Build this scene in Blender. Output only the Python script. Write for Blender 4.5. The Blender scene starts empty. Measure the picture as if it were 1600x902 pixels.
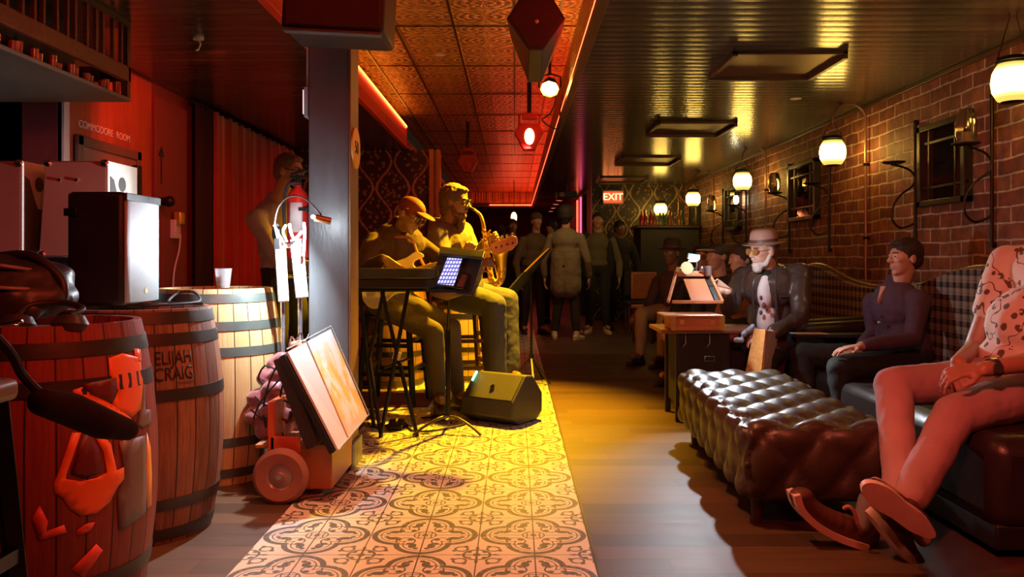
import bpy, bmesh, math, random
from mathutils import Vector, Matrix, Euler
from mathutils.geometry import tessellate_polygon
random.seed(7)
S = bpy.context.scene
COL = S.collection
PI = math.pi
V = Vector

# ------------------------------------------------------------------ camera
CAM_H, FPX, VX, VY = 1.03, 1300.0, 804.0, 406.0
cam_d = bpy.data.cameras.new('camera'); cam = bpy.data.objects.new('camera', cam_d); COL.objects.link(cam)
cam.location = (0, 0, CAM_H); cam.rotation_euler = (PI/2, 0, 0)
cam_d.sensor_width = 36; cam_d.lens = FPX/1600*36
cam_d.shift_x = (800-VX)/1600; cam_d.shift_y = (VY-451)/1600
cam_d.clip_start = .05; cam_d.clip_end = 100
S.camera = cam
S.view_settings.view_transform = 'Standard'; S.view_settings.look = 'None'
S.view_settings.gamma = 1; S.view_settings.use_curve_mapping = False
S.view_settings.exposure = 0.15

def P(px, py, Z):
    "point at depth Z (m from the camera) seen at a photo pixel"
    return V(((px-VX)/FPX*Z, Z, CAM_H-(py-VY)/FPX*Z))

# ------------------------------------------------------------------ world and lamps
w = bpy.data.worlds.new('world'); S.world = w; w.use_nodes = True
w.node_tree.nodes['Background'].inputs[0].default_value = (1, .55, .3, 1)
w.node_tree.nodes['Background'].inputs[1].default_value = .012

def lamp(kind, name, loc, energy, color, target=None, **kw):
    d = bpy.data.lights.new(name, kind); d.energy = energy; d.color = color
    for k, v in kw.items(): setattr(d, k, v)
    o = bpy.data.objects.new(name, d); COL.objects.link(o); o.location = loc
    if target is not None:
        o.rotation_euler = (V(target)-V(loc)).to_track_quat('-Z', 'Y').to_euler()
    return o
R_ = math.radians
# stage spotlight, amber
lamp('SPOT', 'amber_stage_light', (.26, 6.45, 2.36), 1500, (1, .50, .01), (-.45, 5.75, .3), spot_size=R_(84), spot_blend=.8, shadow_soft_size=.04)
lamp('SPOT', 'amber_front_light', (.34, 3.9, 2.28), 80, (1, .50, .02), (-.85, 5.5, .85), spot_size=R_(34), spot_blend=.8, shadow_soft_size=.05)
# added warm fill over the near tiles, no fitting modelled
lamp('SPOT', 'peach_fill', (-.25, 2.9, 2.6), 210, (1, .34, .14), (-.1, 3.0, 0), spot_size=R_(80), spot_blend=.9, shadow_soft_size=.08)
# red bar LEDs above the near end of the room
lamp('AREA', 'red_cove_light', (.35, 1.6, 2.28), 14, (1, .07, .03), (.2, 2.6, .3), shape='RECTANGLE', size=.1, size_y=1.6)
lamp('SPOT', 'red_left_light', (-.35, 1.1, 2.2), 58, (1, .10, .03), (-1.9, 3.3, .7), spot_size=R_(62), spot_blend=.7, shadow_soft_size=.06)
lamp('SPOT', 'red_right_light', (.5, 1.0, 2.2), 150, (1, .15, .09), (2.4, 3.9, .8), spot_size=R_(62), spot_blend=.7, shadow_soft_size=.06)
lamp('SPOT', 'red_wall_light', (-1.7, 5.0, 2.25), 48, (1, .08, .03), (-2.6, 5.8, 1.75), spot_size=R_(80), spot_blend=.8, shadow_soft_size=.05)
# white clip light on the hand truck
lamp('SPOT', 'clip_light_beam', P(485, 344, 3.78), 75, (.82, .92, 1), (-1.5, 3.72, .75), spot_size=R_(150), spot_blend=.6, shadow_soft_size=.012)
lamp('POINT', 'clip_light_spill', P(485, 346, 3.78), 3.6, (.82, .92, 1), shadow_soft_size=.012)
# white clip light on the painter's easel
lamp('POINT', 'easel_light_spill', P(1128, 392, 5.15), 8, (.85, .93, 1), shadow_soft_size=.015)
lamp('SPOT', 'easel_light_beam', P(1083, 407, 5.22), 60, (.85, .93, 1), (1.35, 4.4, .35), spot_size=R_(95), spot_blend=.5, shadow_soft_size=.015)
# red moving head
lamp('SPOT', 'red_stage_light', P(827, 232, 7.5), 60, (1, .05, .05), (-1.0, 8.6, .9), spot_size=R_(100), spot_blend=.6, shadow_soft_size=.05)
lamp('SPOT', 'warm_crowd_fill', (.7, 9.6, 2.26), 32, (1, .62, .25), (.75, 10.6, .9), spot_size=R_(120), spot_blend=.8, shadow_soft_size=.08)  # added warm fill to brighten the crowd, has no fitting
lamp('POINT', 'red_far_bar_glow', (0, 19, 1.9), 25, (1, .08, .04), shadow_soft_size=.4)
R_ = math.radians

# ------------------------------------------------------------------ material helpers
class NT:
    def __init__(s, name):
        s.mat = bpy.data.materials.new(name); s.mat.use_nodes = True
        s.t = s.mat.node_tree; s.n = s.t.nodes; s.l = s.t.links
        s.b = s.n['Principled BSDF']
    def node(s, kind, **kw):
        n = s.n.new(kind)
        for k, v in kw.items(): setattr(n, k, v)
        return n
    def put(s, sock, v):
        if isinstance(v, bpy.types.NodeSocket): s.l.new(v, sock)
        elif v is not None: sock.default_value = v
    def m(s, op, a, b=None, c=None):
        n = s.node('ShaderNodeMath', operation=op)
        s.put(n.inputs[0], a); s.put(n.inputs[1], b); s.put(n.inputs[2], c)
        return n.outputs[0]
    def coord(s, which='Object'):
        return s.node('ShaderNodeTexCoord').outputs[which]
    def xyz(s, v):
        n = s.node('ShaderNodeSeparateXYZ'); s.put(n.inputs[0], v); return n.outputs
    def comb(s, x, y, z):
        n = s.node('ShaderNodeCombineXYZ'); s.put(n.inputs[0], x); s.put(n.inputs[1], y); s.put(n.inputs[2], z); return n.outputs[0]
    def scale(s, v, sc):
        n = s.node('ShaderNodeMapping'); s.put(n.inputs['Vector'], v); n.inputs['Scale'].default_value = sc; return n.outputs[0]
    def noise(s, v, sc=5, det=4, rough=.55):
        n = s.node('ShaderNodeTexNoise'); s.put(n.inputs['Vector'], v); n.inputs['Scale'].default_value = sc
        n.inputs['Detail'].default_value = det; n.inputs['Roughness'].default_value = rough; return n.outputs['Fac']
    def mix(s, f, a, b):
        n = s.node('ShaderNodeMix', data_type='RGBA'); s.put(n.inputs[0], f)
        s.put(n.inputs[6], (*a, 1) if isinstance(a, tuple) else a); s.put(n.inputs[7], (*b, 1) if isinstance(b, tuple) else b)
        return n.outputs[2]
    def ramp(s, f, lo, hi):
        n = s.node('ShaderNodeMapRange', interpolation_type='SMOOTHSTEP'); s.put(n.inputs[0], f); s.put(n.inputs[1], lo); s.put(n.inputs[2], hi)
        return n.outputs[0]
    def color(s, v): s.put(s.b.inputs['Base Color'], (*v, 1) if isinstance(v, tuple) else v)
    def rough(s, v): s.put(s.b.inputs['Roughness'], v)
    def bump(s, h, strength=.4, dist=.01):
        n = s.node('ShaderNodeBump'); n.inputs['Strength'].default_value = strength; n.inputs['Distance'].default_value = dist
        s.put(n.inputs['Height'], h); s.l.new(n.outputs[0], s.b.inputs['Normal'])

MATS = {}
def M(name, c=(.5, .5, .5), r=.6, metal=0, var=.25, ns=12, bump=.15, emit=None, es=0, sheen=0, coat=0, stretch=(1, 1, 1), trans=0):
    if name in MATS: return MATS[name]
    n = NT(name); co = n.scale(n.coord(), stretch)
    f = n.noise(co, ns)
    n.color(n.mix(f, tuple(x*(1-var) for x in c), tuple(min(1, x*(1+var)) for x in c)))
    n.rough(n.m('ADD', r-.08, n.m('MULTIPLY', f, .16)))
    n.b.inputs['Metallic'].default_value = metal
    if bump: n.bump(n.noise(co, ns*4), bump, .004)
    if emit: n.b.inputs['Emission Color'].default_value = (*emit, 1); n.b.inputs['Emission Strength'].default_value = es
    if coat: n.b.inputs['Coat Weight'].default_value = coat; n.b.inputs['Coat Roughness'].default_value = .15
    if sheen: n.b.inputs['Sheen Weight'].default_value = sheen
    if trans: n.b.inputs['Transmission Weight'].default_value = trans
    MATS[name] = n.mat
    return n.mat

def wood(name, c1, c2, r=.45, sc=(1, 14, 14), coat=0, ns=3):
    if name in MATS: return MATS[name]
    n = NT(name); co = n.scale(n.coord(), sc)
    f = n.noise(co, ns, 8, .65); g = n.noise(n.coord(), 2.5, 3)
    k = n.ramp(n.m('ADD', n.m('MULTIPLY', f, .75), n.m('MULTIPLY', g, .3)), .3, .75)
    n.color(n.mix(k, c1, c2)); n.rough(n.m('ADD', r-.1, n.m('MULTIPLY', f, .25))); n.bump(f, .25, .004)
    if coat: n.b.inputs['Coat Weight'].default_value = coat
    MATS[name] = n.mat; return n.mat

def mat_tile():
    "encaustic tile: quatrefoil ring over four tiles, leaves inside, small cross at the corners"
    n = NT('patterned_tile'); o = n.xyz(n.coord())
    def fold(c, off, per):
        k = n.m('DIVIDE', n.m('ADD', c, off), per)
        fr = n.m('FRACT', n.m('ADD', k, 100.5))
        return n.m('ABSOLUTE', n.m('SUBTRACT', fr, .5))
    a = fold(o[0], -.07, .4025); b = fold(o[1], -3.098, .4125)
    def dist(cx, cy, sx=1, sy=1):
        dx = n.m('MULTIPLY', n.m('SUBTRACT', a, cx), sx); dy = n.m('MULTIPLY', n.m('SUBTRACT', b, cy), sy)
        return n.m('SQRT', n.m('ADD', n.m('MULTIPLY', dx, dx), n.m('MULTIPLY', dy, dy)))
    def below(d, r): return n.m('LESS_THAN', d, r)
    def ring(d, r, wd): return n.m('LESS_THAN', n.m('ABSOLUTE', n.m('SUBTRACT', d, r)), wd)
    def mx(*a_):
        r = a_[0]
        for k in a_[1:]: r = n.m('MAXIMUM', r, k)
        return r
    q = n.m('MINIMUM', dist(.23, 0), dist(0, .23))
    outer = ring(q, .232, .026)
    inner = ring(q, .175, .006)
    leaves = mx(below(dist(.28, .085, 1, 1.7), .062), below(dist(.085, .28, 1.7, 1), .062), below(dist(.12, .12), .03),
                below(dist(.23, .12), .028), below(dist(.12, .23), .028), below(dist(.345, .05), .024), below(dist(.05, .345), .024))
    mid = mx(ring(dist(.0, .0), .10, .007), ring(dist(.16, .16), .085, .008))
    d1 = n.m('ABSOLUTE', n.m('SUBTRACT', a, b))
    corner = mx(ring(dist(.5, .5), .115, .012), below(dist(.5, .5), .035), below(dist(.43, .43), .026), below(dist(.5, .34, 2.2, 1), .035), below(dist(.34, .5, 1, 2.2), .035),
                n.m('MULTIPLY', n.m('LESS_THAN', n.m('ABSOLUTE', n.m('SUBTRACT', a, .5)), .010), n.m('GREATER_THAN', b, .30)),
                n.m('MULTIPLY', n.m('LESS_THAN', n.m('ABSOLUTE', n.m('SUBTRACT', b, .5)), .010), n.m('GREATER_THAN', a, .30)),
                ring(dist(.36, .36), .055, .011), below(dist(.40, .30), .022), below(dist(.30, .40), .022))
    inside = n.m('LESS_THAN', q, .2)
    dark = mx(outer, n.m('MULTIPLY', inside, mx(leaves, mid)), inner, n.m('MULTIPLY', n.m('GREATER_THAN', q, .262), corner))
    # irregular print edge
    wear = n.noise(n.coord(), 60, 3)
    dark = n.m('MULTIPLY', dark, n.ramp(wear, .15, .45))
    grout = mx(n.m('LESS_THAN', a, .006), n.m('LESS_THAN', b, .005), n.m('GREATER_THAN', a, .4945), n.m('GREATER_THAN', b, .4955))
    cream = n.mix(n.noise(n.coord(), 7), (.62, .56, .47), (.76, .70, .60))
    c = n.mix(dark, cream, (.115, .115, .10)); c = n.mix(grout, c, (.09, .075, .06))
    n.color(c); n.rough(n.m('ADD', .28, n.m('MULTIPLY', wear, .25)))
    n.bump(n.m('SUBTRACT', 1, grout), .3, .002)
    return n.mat

def planks(name, c1, c2, along='X', pw=.12, r=.3, gap=.012, tilt=.35, plen=1.8, bumpd=.004, spec=.5, ior=1.5):
    "boards running along X or Y"
    n = NT(name); o = n.xyz(n.coord())
    u, v = (o[0], o[1]) if along == 'X' else (o[1], o[0])
    k = n.m('DIVIDE', v, pw); row = n.m('FLOOR', k); fr = n.m('FRACT', k)
    wn = n.node('ShaderNodeTexWhiteNoise', noise_dimensions='1D'); n.put(wn.inputs['W'], row)
    us = n.m('ADD', n.m('DIVIDE', u, plen), n.m('MULTIPLY', wn.outputs[0], 5.3)); bd = n.m('FLOOR', us)
    wn2 = n.node('ShaderNodeTexWhiteNoise', noise_dimensions='2D'); n.put(wn2.inputs['Vector'], n.comb(row, bd, 0))
    g = n.noise(n.comb(n.m('MULTIPLY', u, 1.2), n.m('MULTIPLY', v, 22), wn2.outputs[0]), 3, 6, .65)
    f = n.m('ADD', n.m('MULTIPLY', g, .7), n.m('MULTIPLY', wn2.outputs[0], .45))
    edge = n.m('LESS_THAN', n.m('MINIMUM', fr, n.m('SUBTRACT', 1, fr)), gap)
    uf = n.m('FRACT', us); edge = n.m('MAXIMUM', edge, n.m('LESS_THAN', uf, gap*pw/plen*1.5))
    c = n.mix(n.ramp(f, .25, .85), c1, c2); c = n.mix(edge, c, tuple(x*.25 for x in c1)); n.color(c)
    n.rough(n.m('ADD', r, n.m('MULTIPLY', g, .2)))
    cup = n.m('MULTIPLY', n.m('SINE', n.m('MULTIPLY', fr, PI)), .5)
    h = n.m('ADD', n.m('ADD', n.m('MULTIPLY', cup, tilt), n.m('MULTIPLY', g, .25)), n.m('MULTIPLY', edge, -1))
    n.bump(h, .5, bumpd); n.b.inputs['Specular IOR Level'].default_value = spec; n.b.inputs['IOR'].default_value = ior
    return n.mat

def mat_brick():
    n = NT('red_brick'); o = n.xyz(n.coord())
    wob = n.m('MULTIPLY', n.m('SUBTRACT', n.noise(n.coord(), 3), .5), .045)
    vec = n.comb(o[1], n.m('ADD', o[2], wob), 0)
    b = n.node('ShaderNodeTexBrick'); n.put(b.inputs['Vector'], vec); b.inputs['Scale'].default_value = 1
    b.inputs['Brick Width'].default_value = .27; b.inputs['Row Height'].default_value = .096; b.inputs['Mortar Size'].default_value = .009
    b.inputs['Mortar Smooth'].default_value = .4; b.inputs['Bias'].default_value = 0
    b.inputs['Color1'].default_value = (.20, .055, .035, 1); b.inputs['Color2'].default_value = (.34, .12, .065, 1); b.inputs['Mortar'].default_value = (.60, .44, .35, 1)
    g = n.noise(n.coord(), 9, 7, .65)
    hs = n.mix(n.ramp(g, .3, .75), (.35, .35, .35), (1.25, 1.2, 1.15)); mm = n.node('ShaderNodeMix', data_type='RGBA', blend_type='MULTIPLY'); mm.inputs[0].default_value = .8
    n.put(mm.inputs[6], b.outputs[0]); n.put(mm.inputs[7], hs); n.color(mm.outputs[2]); n.rough(.62)
    n.bump(n.m('ADD', n.m('MULTIPLY', b.outputs['Fac'], -1), n.m('MULTIPLY', g, .5)), .8, .012)
    return n.mat

def mat_damask():
    n = NT('damask_wallpaper'); o = n.xyz(n.coord())
    u = n.m('FRACT', n.m('DIVIDE', n.m('ADD', o[0], 20.1), .42)); v = n.m('DIVIDE', o[2], .62)
    cs = n.m('COSINE', n.m('MULTIPLY', v, 2*PI))
    d = n.m('ABSOLUTE', n.m('SUBTRACT', n.m('ABSOLUTE', n.m('SUBTRACT', u, .5)), n.m('ADD', .25, n.m('MULTIPLY', cs, .20))))
    wob = n.m('MULTIPLY', n.m('SUBTRACT', n.noise(n.coord(), 22, 4), .5), .10)
    line = n.m('LESS_THAN', n.m('ADD', d, wob), .035)
    vor = n.node('ShaderNodeTexVoronoi'); n.put(vor.inputs['Vector'], n.coord()); vor.inputs['Scale'].default_value = 17
    leaf = n.m('MULTIPLY', n.m('LESS_THAN', vor.outputs['Distance'], .34), n.m('GREATER_THAN', d, .09))
    f = n.m('MAXIMUM', n.m('MULTIPLY', line, .9), n.m('MULTIPLY', leaf, .55))
    n.color(n.mix(f, (.030, .020, .016), (.36, .24, .10))); n.rough(.5); n.bump(f, .3, .003)
    return n.mat

def mat_tin():
    n = NT('pressed_tin'); o = n.xyz(n.coord())
    def fc(c, p): return n.m('ABSOLUTE', n.m('SUBTRACT', n.m('FRACT', n.m('ADD', n.m('DIVIDE', c, p), 50)), .5))
    a = fc(o[0], .41); b = fc(o[1], .30)
    r = n.m('SQRT', n.m('ADD', n.m('MULTIPLY', a, a), n.m('MULTIPLY', b, b)))
    rings = n.m('SINE', n.m('MULTIPLY', r, 46))
    pet = n.m('SINE', n.m('MULTIPLY', n.m('ARCTAN2', a, n.m('ADD', b, .001)), 12))
    g = n.noise(n.coord(), 34, 4, .6)
    h = n.m('ADD', n.m('ADD', n.m('MULTIPLY', rings, .35), n.m('MULTIPLY', pet, .25)), n.m('MULTIPLY', g, 1.6))
    sa = n.m('LESS_THAN', n.m('ABSOLUTE', n.m('SUBTRACT', a, .5)), .03); sb = n.m('LESS_THAN', n.m('ABSOLUTE', n.m('SUBTRACT', b, .5)), .03)
    h = n.m('ADD', h, n.m('MULTIPLY', n.m('MAXIMUM', sa, sb), .8))
    n.color(n.mix(n.ramp(h, -.1, 1.3), (.06, .033, .010), (.66, .42, .12))); n.b.inputs['Metallic'].default_value = .55
    n.rough(.33); n.bump(h, 1.0, .018)
    return n.mat

def mat_plaid():
    n = NT('plaid_wool'); o = n.xyz(n.coord())
    def st(c, p, lo, hi):
        f = n.m('FRACT', n.m('ADD', n.m('DIVIDE', c, p), 40)); return n.m('MULTIPLY', n.m('GREATER_THAN', f, lo), n.m('LESS_THAN', f, hi))
    hu = n.m('ADD', st(o[1], .075, .5, .95), n.m('MULTIPLY', st(o[1], .0375, .2, .32), .5))
    hv = n.m('ADD', st(o[2], .075, .5, .95), n.m('MULTIPLY', st(o[2], .0375, .2, .32), .5))
    f = n.m('MULTIPLY', n.m('ADD', hu, hv), .5)
    n.color(n.mix(f, (.33, .29, .22), (.018, .015, .014))); n.rough(.9); n.bump(n.noise(n.coord(), 160), .3, .002)
    return n.mat

def mat_print():
    n = NT('patterned_shirt'); co = n.coord()
    wv = n.node('ShaderNodeTexVoronoi'); n.put(wv.inputs['Vector'], co); wv.inputs['Scale'].default_value = 20
    g = n.noise(co, 16, 3, .6)
    blot = n.m('MULTIPLY', n.m('LESS_THAN', n.m('ADD', wv.outputs['Distance'], n.m('MULTIPLY', n.noise(co, 50), .3)), .44), n.m('GREATER_THAN', g, .47))
    g2 = n.noise(co, 11, 1, .4)
    ln = n.m('MULTIPLY', n.m('LESS_THAN', n.m('ABSOLUTE', n.m('SUBTRACT', g2, .5)), .013), n.m('GREATER_THAN', n.noise(co, 5), .44))
    n.color(n.mix(n.m('MAXIMUM', blot, ln), (.80, .70, .60), (.16, .10, .07))); n.rough(.85)
    return n.mat

def mat_leather(name, c, r=.33):
    if name in MATS: return MATS[name]
    n = NT(name); co = n.coord()
    v = n.node('ShaderNodeTexVoronoi'); n.put(v.inputs['Vector'], co); v.inputs['Scale'].default_value = 120
    g = n.noise(co, 8, 6)
    n.color(n.mix(g, tuple(x*.6 for x in c), tuple(x*1.4 for x in c))); n.rough(n.m('ADD', r-.1, n.m('MULTIPLY', g, .2)))
    n.bump(n.m('ADD', n.m('MULTIPLY', v.outputs['Distance'], .3), g), .25, .004)
    MATS[name] = n.mat; return n.mat

def mat_staves(name, c1, c2, count=26, r=.55):
    "barrel staves by angle round the local Z axis"
    n = NT(name); o = n.xyz(n.coord())
    an = n.m('MULTIPLY', n.m('ADD', n.m('ARCTAN2', o[1], o[0]), PI), count/(2*PI))
    cell = n.m('FLOOR', an); fr = n.m('FRACT', an)
    wn = n.node('ShaderNodeTexWhiteNoise', noise_dimensions='1D'); n.put(wn.inputs['W'], cell)
    g = n.noise(n.comb(n.m('MULTIPLY', an, 2.2), n.m('MULTIPLY', o[2], 1.6), 0), 3, 8, .7)
    edge = n.m('LESS_THAN', n.m('MINIMUM', fr, n.m('SUBTRACT', 1, fr)), .035)
    f = n.ramp(n.m('ADD', n.m('MULTIPLY', g, .9), n.m('MULTIPLY', wn.outputs[0], .35)), .35, .95)
    c = n.mix(f, c1, c2); n.color(n.mix(edge, c, tuple(x*.15 for x in c1))); n.rough(r)
    n.bump(n.m('SUBTRACT', g, edge), .5, .004)
    return n.mat

def glow(name, c=(1, 1, 1), s=1):
    if name in MATS: return MATS[name]
    n = NT(name); n.color((.02, .02, .02))
    g = n.noise(n.coord(), 6)
    n.b.inputs['Emission Color'].default_value = (*c, 1)
    n.put(n.b.inputs['Emission Strength'], n.m('MULTIPLY', n.m('ADD', .85, n.m('MULTIPLY', g, .3)), s))
    MATS[name] = n.mat; return n.mat

# ------------------------------------------------------------------ mesh builder
def frame(d, up=V((0, 0, 1))):
    d = d.normalized(); x = up.cross(d)
    if x.length < 1e-4: x = V((1, 0, 0)).cross(d)
    x.normalize(); y = d.cross(x); return x, y, d

class B:
    def __init__(s): s.v = []; s.f = []
    def add(s, vs, fs):
        o = len(s.v); s.v += [tuple(p) for p in vs]; s.f += [tuple(i+o for i in f) for f in fs]; return s
    def box(s, c, size, rot=None):
        c = V(c); hx, hy, hz = (k/2 for k in size); R = rot if rot is not None else Matrix.Identity(3)
        if isinstance(R, tuple): R = Euler(R).to_matrix()
        vs = [c+R@V((x*hx, y*hy, z*hz)) for x in (-1, 1) for y in (-1, 1) for z in (-1, 1)]
        return s.add(vs, [(0, 1, 3, 2), (4, 6, 7, 5), (0, 4, 5, 1), (2, 3, 7, 6), (0, 2, 6, 4), (1, 5, 7, 3)])
    def bb(s, x0, x1, y0, y1, z0, z1):
        return s.box(((x0+x1)/2, (y0+y1)/2, (z0+z1)/2), (x1-x0, y1-y0, z1-z0))
    def beam(s, a, b, w, h, up=V((0, 0, 1))):
        a, b = V(a), V(b); x, y, d = frame(b-a, V(up)); vs = []
        for p in (a, b):
            for sx, sy in ((-1, -1), (1, -1), (1, 1), (-1, 1)): vs.append(p+x*(sx*w/2)+y*(sy*h/2))
        return s.add(vs, [(3, 2, 1, 0), (4, 5, 6, 7)]+[(i, (i+1) % 4, (i+1) % 4+4, i+4) for i in range(4)])
    def cyl(s, a, b, r0, r1=None, n=16, caps=True):
        return s.tube([a, b], [r0, r0 if r1 is None else r1], n, caps)
    def tube(s, pts, r, n=10, caps=True):
        pts = [V(p) for p in pts]; rs = r if isinstance(r, (list, tuple)) else [r]*len(pts); vs = []; fs = []
        t = (pts[1]-pts[0]).normalized(); x, y, _ = frame(t)
        for i, p in enumerate(pts):
            if i == 0: nt = pts[1]-pts[0]
            elif i == len(pts)-1: nt = pts[-1]-pts[-2]
            else: nt = (pts[i+1]-p).normalized()+(p-pts[i-1]).normalized()
            if nt.length < 1e-9: nt = t
            nt.normalize(); q = t.rotation_difference(nt); x = q@x; y = q@y; t = nt
            for k in range(n):
                a = 2*PI*k/n; vs.append(p+x*(math.cos(a)*rs[i])+y*(math.sin(a)*rs[i]))
        for i in range(len(pts)-1):
            for k in range(n): fs.append((i*n+k, i*n+(k+1) % n, (i+1)*n+(k+1) % n, (i+1)*n+k))
        if caps: fs.append(tuple(range(n-1, -1, -1))); fs.append(tuple((len(pts)-1)*n+k for k in range(n)))
        return s.add(vs, fs)
    def lathe(s, prof, c=(0, 0, 0), axis=(0, 0, 1), n=32, caps=True):
        c = V(c); x, y, d = frame(V(axis)); vs = []; fs = []
        for r, z in prof:
            for k in range(n):
                a = 2*PI*k/n; vs.append(c+d*z+x*(r*math.cos(a))+y*(r*math.sin(a)))
        m = len(prof)
        for i in range(m-1):
            for k in range(n): fs.append((i*n+k, i*n+(k+1) % n, (i+1)*n+(k+1) % n, (i+1)*n+k))
        if caps:
            fs.append(tuple(range(n-1, -1, -1))); fs.append(tuple((m-1)*n+k for k in range(n)))
        return s.add(vs, fs)
    def ball(s, c, r, R=None, n=14, m=9):
        c = V(c); r = (r, r, r) if not isinstance(r, (tuple, list)) else r; R = R or Matrix.Identity(3)
        vs = [c+R@V((0, 0, -r[2]))]; fs = []
        for i in range(1, m):
            ph = -PI/2+PI*i/m
            for k in range(n):
                a = 2*PI*k/n; vs.append(c+R@V((r[0]*math.cos(ph)*math.cos(a), r[1]*math.cos(ph)*math.sin(a), r[2]*math.sin(ph))))
        vs.append(c+R@V((0, 0, r[2]))); top = len(vs)-1
        for k in range(n):
            fs.append((0, 1+(k+1) % n, 1+k)); fs.append((top, 1+(m-2)*n+k, 1+(m-2)*n+(k+1) % n))
        for i in range(m-2):
            for k in range(n): fs.append((1+i*n+k, 1+i*n+(k+1) % n, 1+(i+1)*n+(k+1) % n, 1+(i+1)*n+k))
        return s.add(vs, fs)
    def cap(s, a, b, ra, rb=None, n=14):
        "tapered capsule"
        a, b = V(a), V(b); rb = ra if rb is None else rb
        if (b-a).length < 1e-5: return s.ball(a, ra)
        x, y, d = frame(b-a); vs = []; fs = []; rings = []
        for i in range(1, 5): ph = -PI/2+PI/2*i/4; rings.append((a+d*(ra*math.sin(ph)), ra*math.cos(ph)))
        for i in range(0, 4): ph = PI/2*i/4; rings.append((b+d*(rb*math.sin(ph)), rb*math.cos(ph)))
        vs.append(a-d*ra)
        for c, r in rings:
            for k in range(n):
                t = 2*PI*k/n; vs.append(c+x*(r*math.cos(t))+y*(r*math.sin(t)))
        vs.append(b+d*rb); top = len(vs)-1; m = len(rings)
        for k in range(n):
            fs.append((0, 1+(k+1) % n, 1+k)); fs.append((top, 1+(m-1)*n+k, 1+(m-1)*n+(k+1) % n))
        for i in range(m-1):
            for k in range(n): fs.append((1+i*n+k, 1+i*n+(k+1) % n, 1+(i+1)*n+(k+1) % n, 1+(i+1)*n+k))
        return s.add(vs, fs)
    def prism(s, pts, o, x, y, th):
        "2D outline pts in plane (o,x,y), thickness th centred"
        o, x, y = V(o), V(x).normalized(), V(y).normalized(); nn = x.cross(y); k = len(pts)
        vs = [o+x*p[0]+y*p[1]-nn*(th/2) for p in pts]+[o+x*p[0]+y*p[1]+nn*(th/2) for p in pts]
        tr = tessellate_polygon([[V((p[0], p[1], 0)) for p in pts]])
        fs = [tuple(t) for t in tr]+[tuple(i+k for i in t) for t in tr]+[(i, (i+1) % k, (i+1) % k+k, i+k) for i in range(k)]
        return s.add(vs, fs)

def obj(name, b, mat, parent=None, smooth=True, bevel=0, sub=0, kind=None, label=None, loc=None, rot=None, angle=40):
    me = bpy.data.meshes.new(name)
    if isinstance(b, B):
        me.from_pydata(b.v, [], b.f)
        bm = bmesh.new(); bm.from_mesh(me)
        bmesh.ops.recalc_face_normals(bm, faces=bm.faces); bm.to_mesh(me); bm.free()
    else: b.to_mesh(me); b.free()
    me.materials.append(mat)
    o = bpy.data.objects.new(name, me); COL.objects.link(o)
    if parent: o.parent = parent
    if loc is not None: o.location = loc
    if rot is not None: o.rotation_euler = rot
    if bevel:
        m = o.modifiers.new('bevel', 'BEVEL'); m.width = bevel; m.segments = 2; m.limit_method = 'ANGLE'; m.angle_limit = R_(35)
    if sub:
        m = o.modifiers.new('sub', 'SUBSURF'); m.levels = sub; m.render_levels = sub
    if smooth:
        for p in me.polygons: p.use_smooth = True
        try: me.set_sharp_from_angle(angle=R_(angle))
        except Exception: pass
    if kind: o['kind'] = kind
    if label: o['label'] = label
    return o

def blob(name, b, mat, parent, voxel=.01, wr=0, ws=.08, smooth=4, label=None):
    "one continuous skin grown over overlapping solids"
    o = obj(name, b, mat, parent, smooth=False)
    m = o.modifiers.new('remesh', 'REMESH'); m.mode = 'VOXEL'; m.voxel_size = voxel; m.use_smooth_shade = True
    if smooth: k = o.modifiers.new('smooth', 'SMOOTH'); k.factor = .6; k.iterations = smooth
    if wr:
        t = bpy.data.textures.new('folds', 'CLOUDS'); t.noise_scale = ws; t.noise_depth = 2
        d = o.modifiers.new('folds', 'DISPLACE'); d.texture = t; d.strength = wr; d.mid_level = .5; d.texture_coords = 'LOCAL'
    if label: o['label'] = label
    return o

def tag(o, label, cat, group=None, kind=None):
    o['label'] = label; o['category'] = cat
    if group: o['group'] = group
    if kind: o['kind'] = kind
    return o
def thing(name, label, cat, loc=(0, 0, 0), rz=0, group=None):
    o = bpy.data.objects.new(name, None); COL.objects.link(o); o.location = loc; o.rotation_euler = (0, 0, rz); o.empty_display_size = .1
    return tag(o, label, cat, group)
def dup(root, loc, rz=None, label=None):
    r = root.copy(); COL.objects.link(r); r.location = loc
    if rz is not None: r.rotation_euler = (0, 0, rz)
    if label: r['label'] = label
    for ch in list(root.children):
        c = ch.copy(); COL.objects.link(c); c.parent = r
        for g in list(ch.children):
            d = g.copy(); COL.objects.link(d); d.parent = c
    return r
def text_mesh(txt, size, ext=.001, font=None):
    cu = bpy.data.curves.new('t', 'FONT'); cu.body = txt; cu.size = size; cu.extrude = ext; cu.align_x = 'CENTER'; cu.align_y = 'CENTER'; cu.space_line = .85
    o = bpy.data.objects.new('t', cu); COL.objects.link(o); bpy.context.view_layer.update()
    me = bpy.data.meshes.new_from_object(o.evaluated_get(bpy.context.evaluated_depsgraph_get()))
    bpy.data.objects.remove(o); bm = bmesh.new(); bm.from_mesh(me); bpy.data.meshes.remove(me); return bm
def text_on(name, txt, size, mat, o, x, y, parent, ext=.0015, lab=None, bold=0):
    bm = text_mesh(txt, size, ext); x = V(x).normalized(); y = V(y).normalized(); z = x.cross(y); o = V(o)
    for v in bm.verts: v.co = o+x*v.co.x+y*v.co.y+z*v.co.z
    return obj(name, bm, mat, parent, smooth=False, label=lab)
def struct(name, b, mat, **kw):
    return obj(name, b, mat, kind='structure', **kw)
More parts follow.
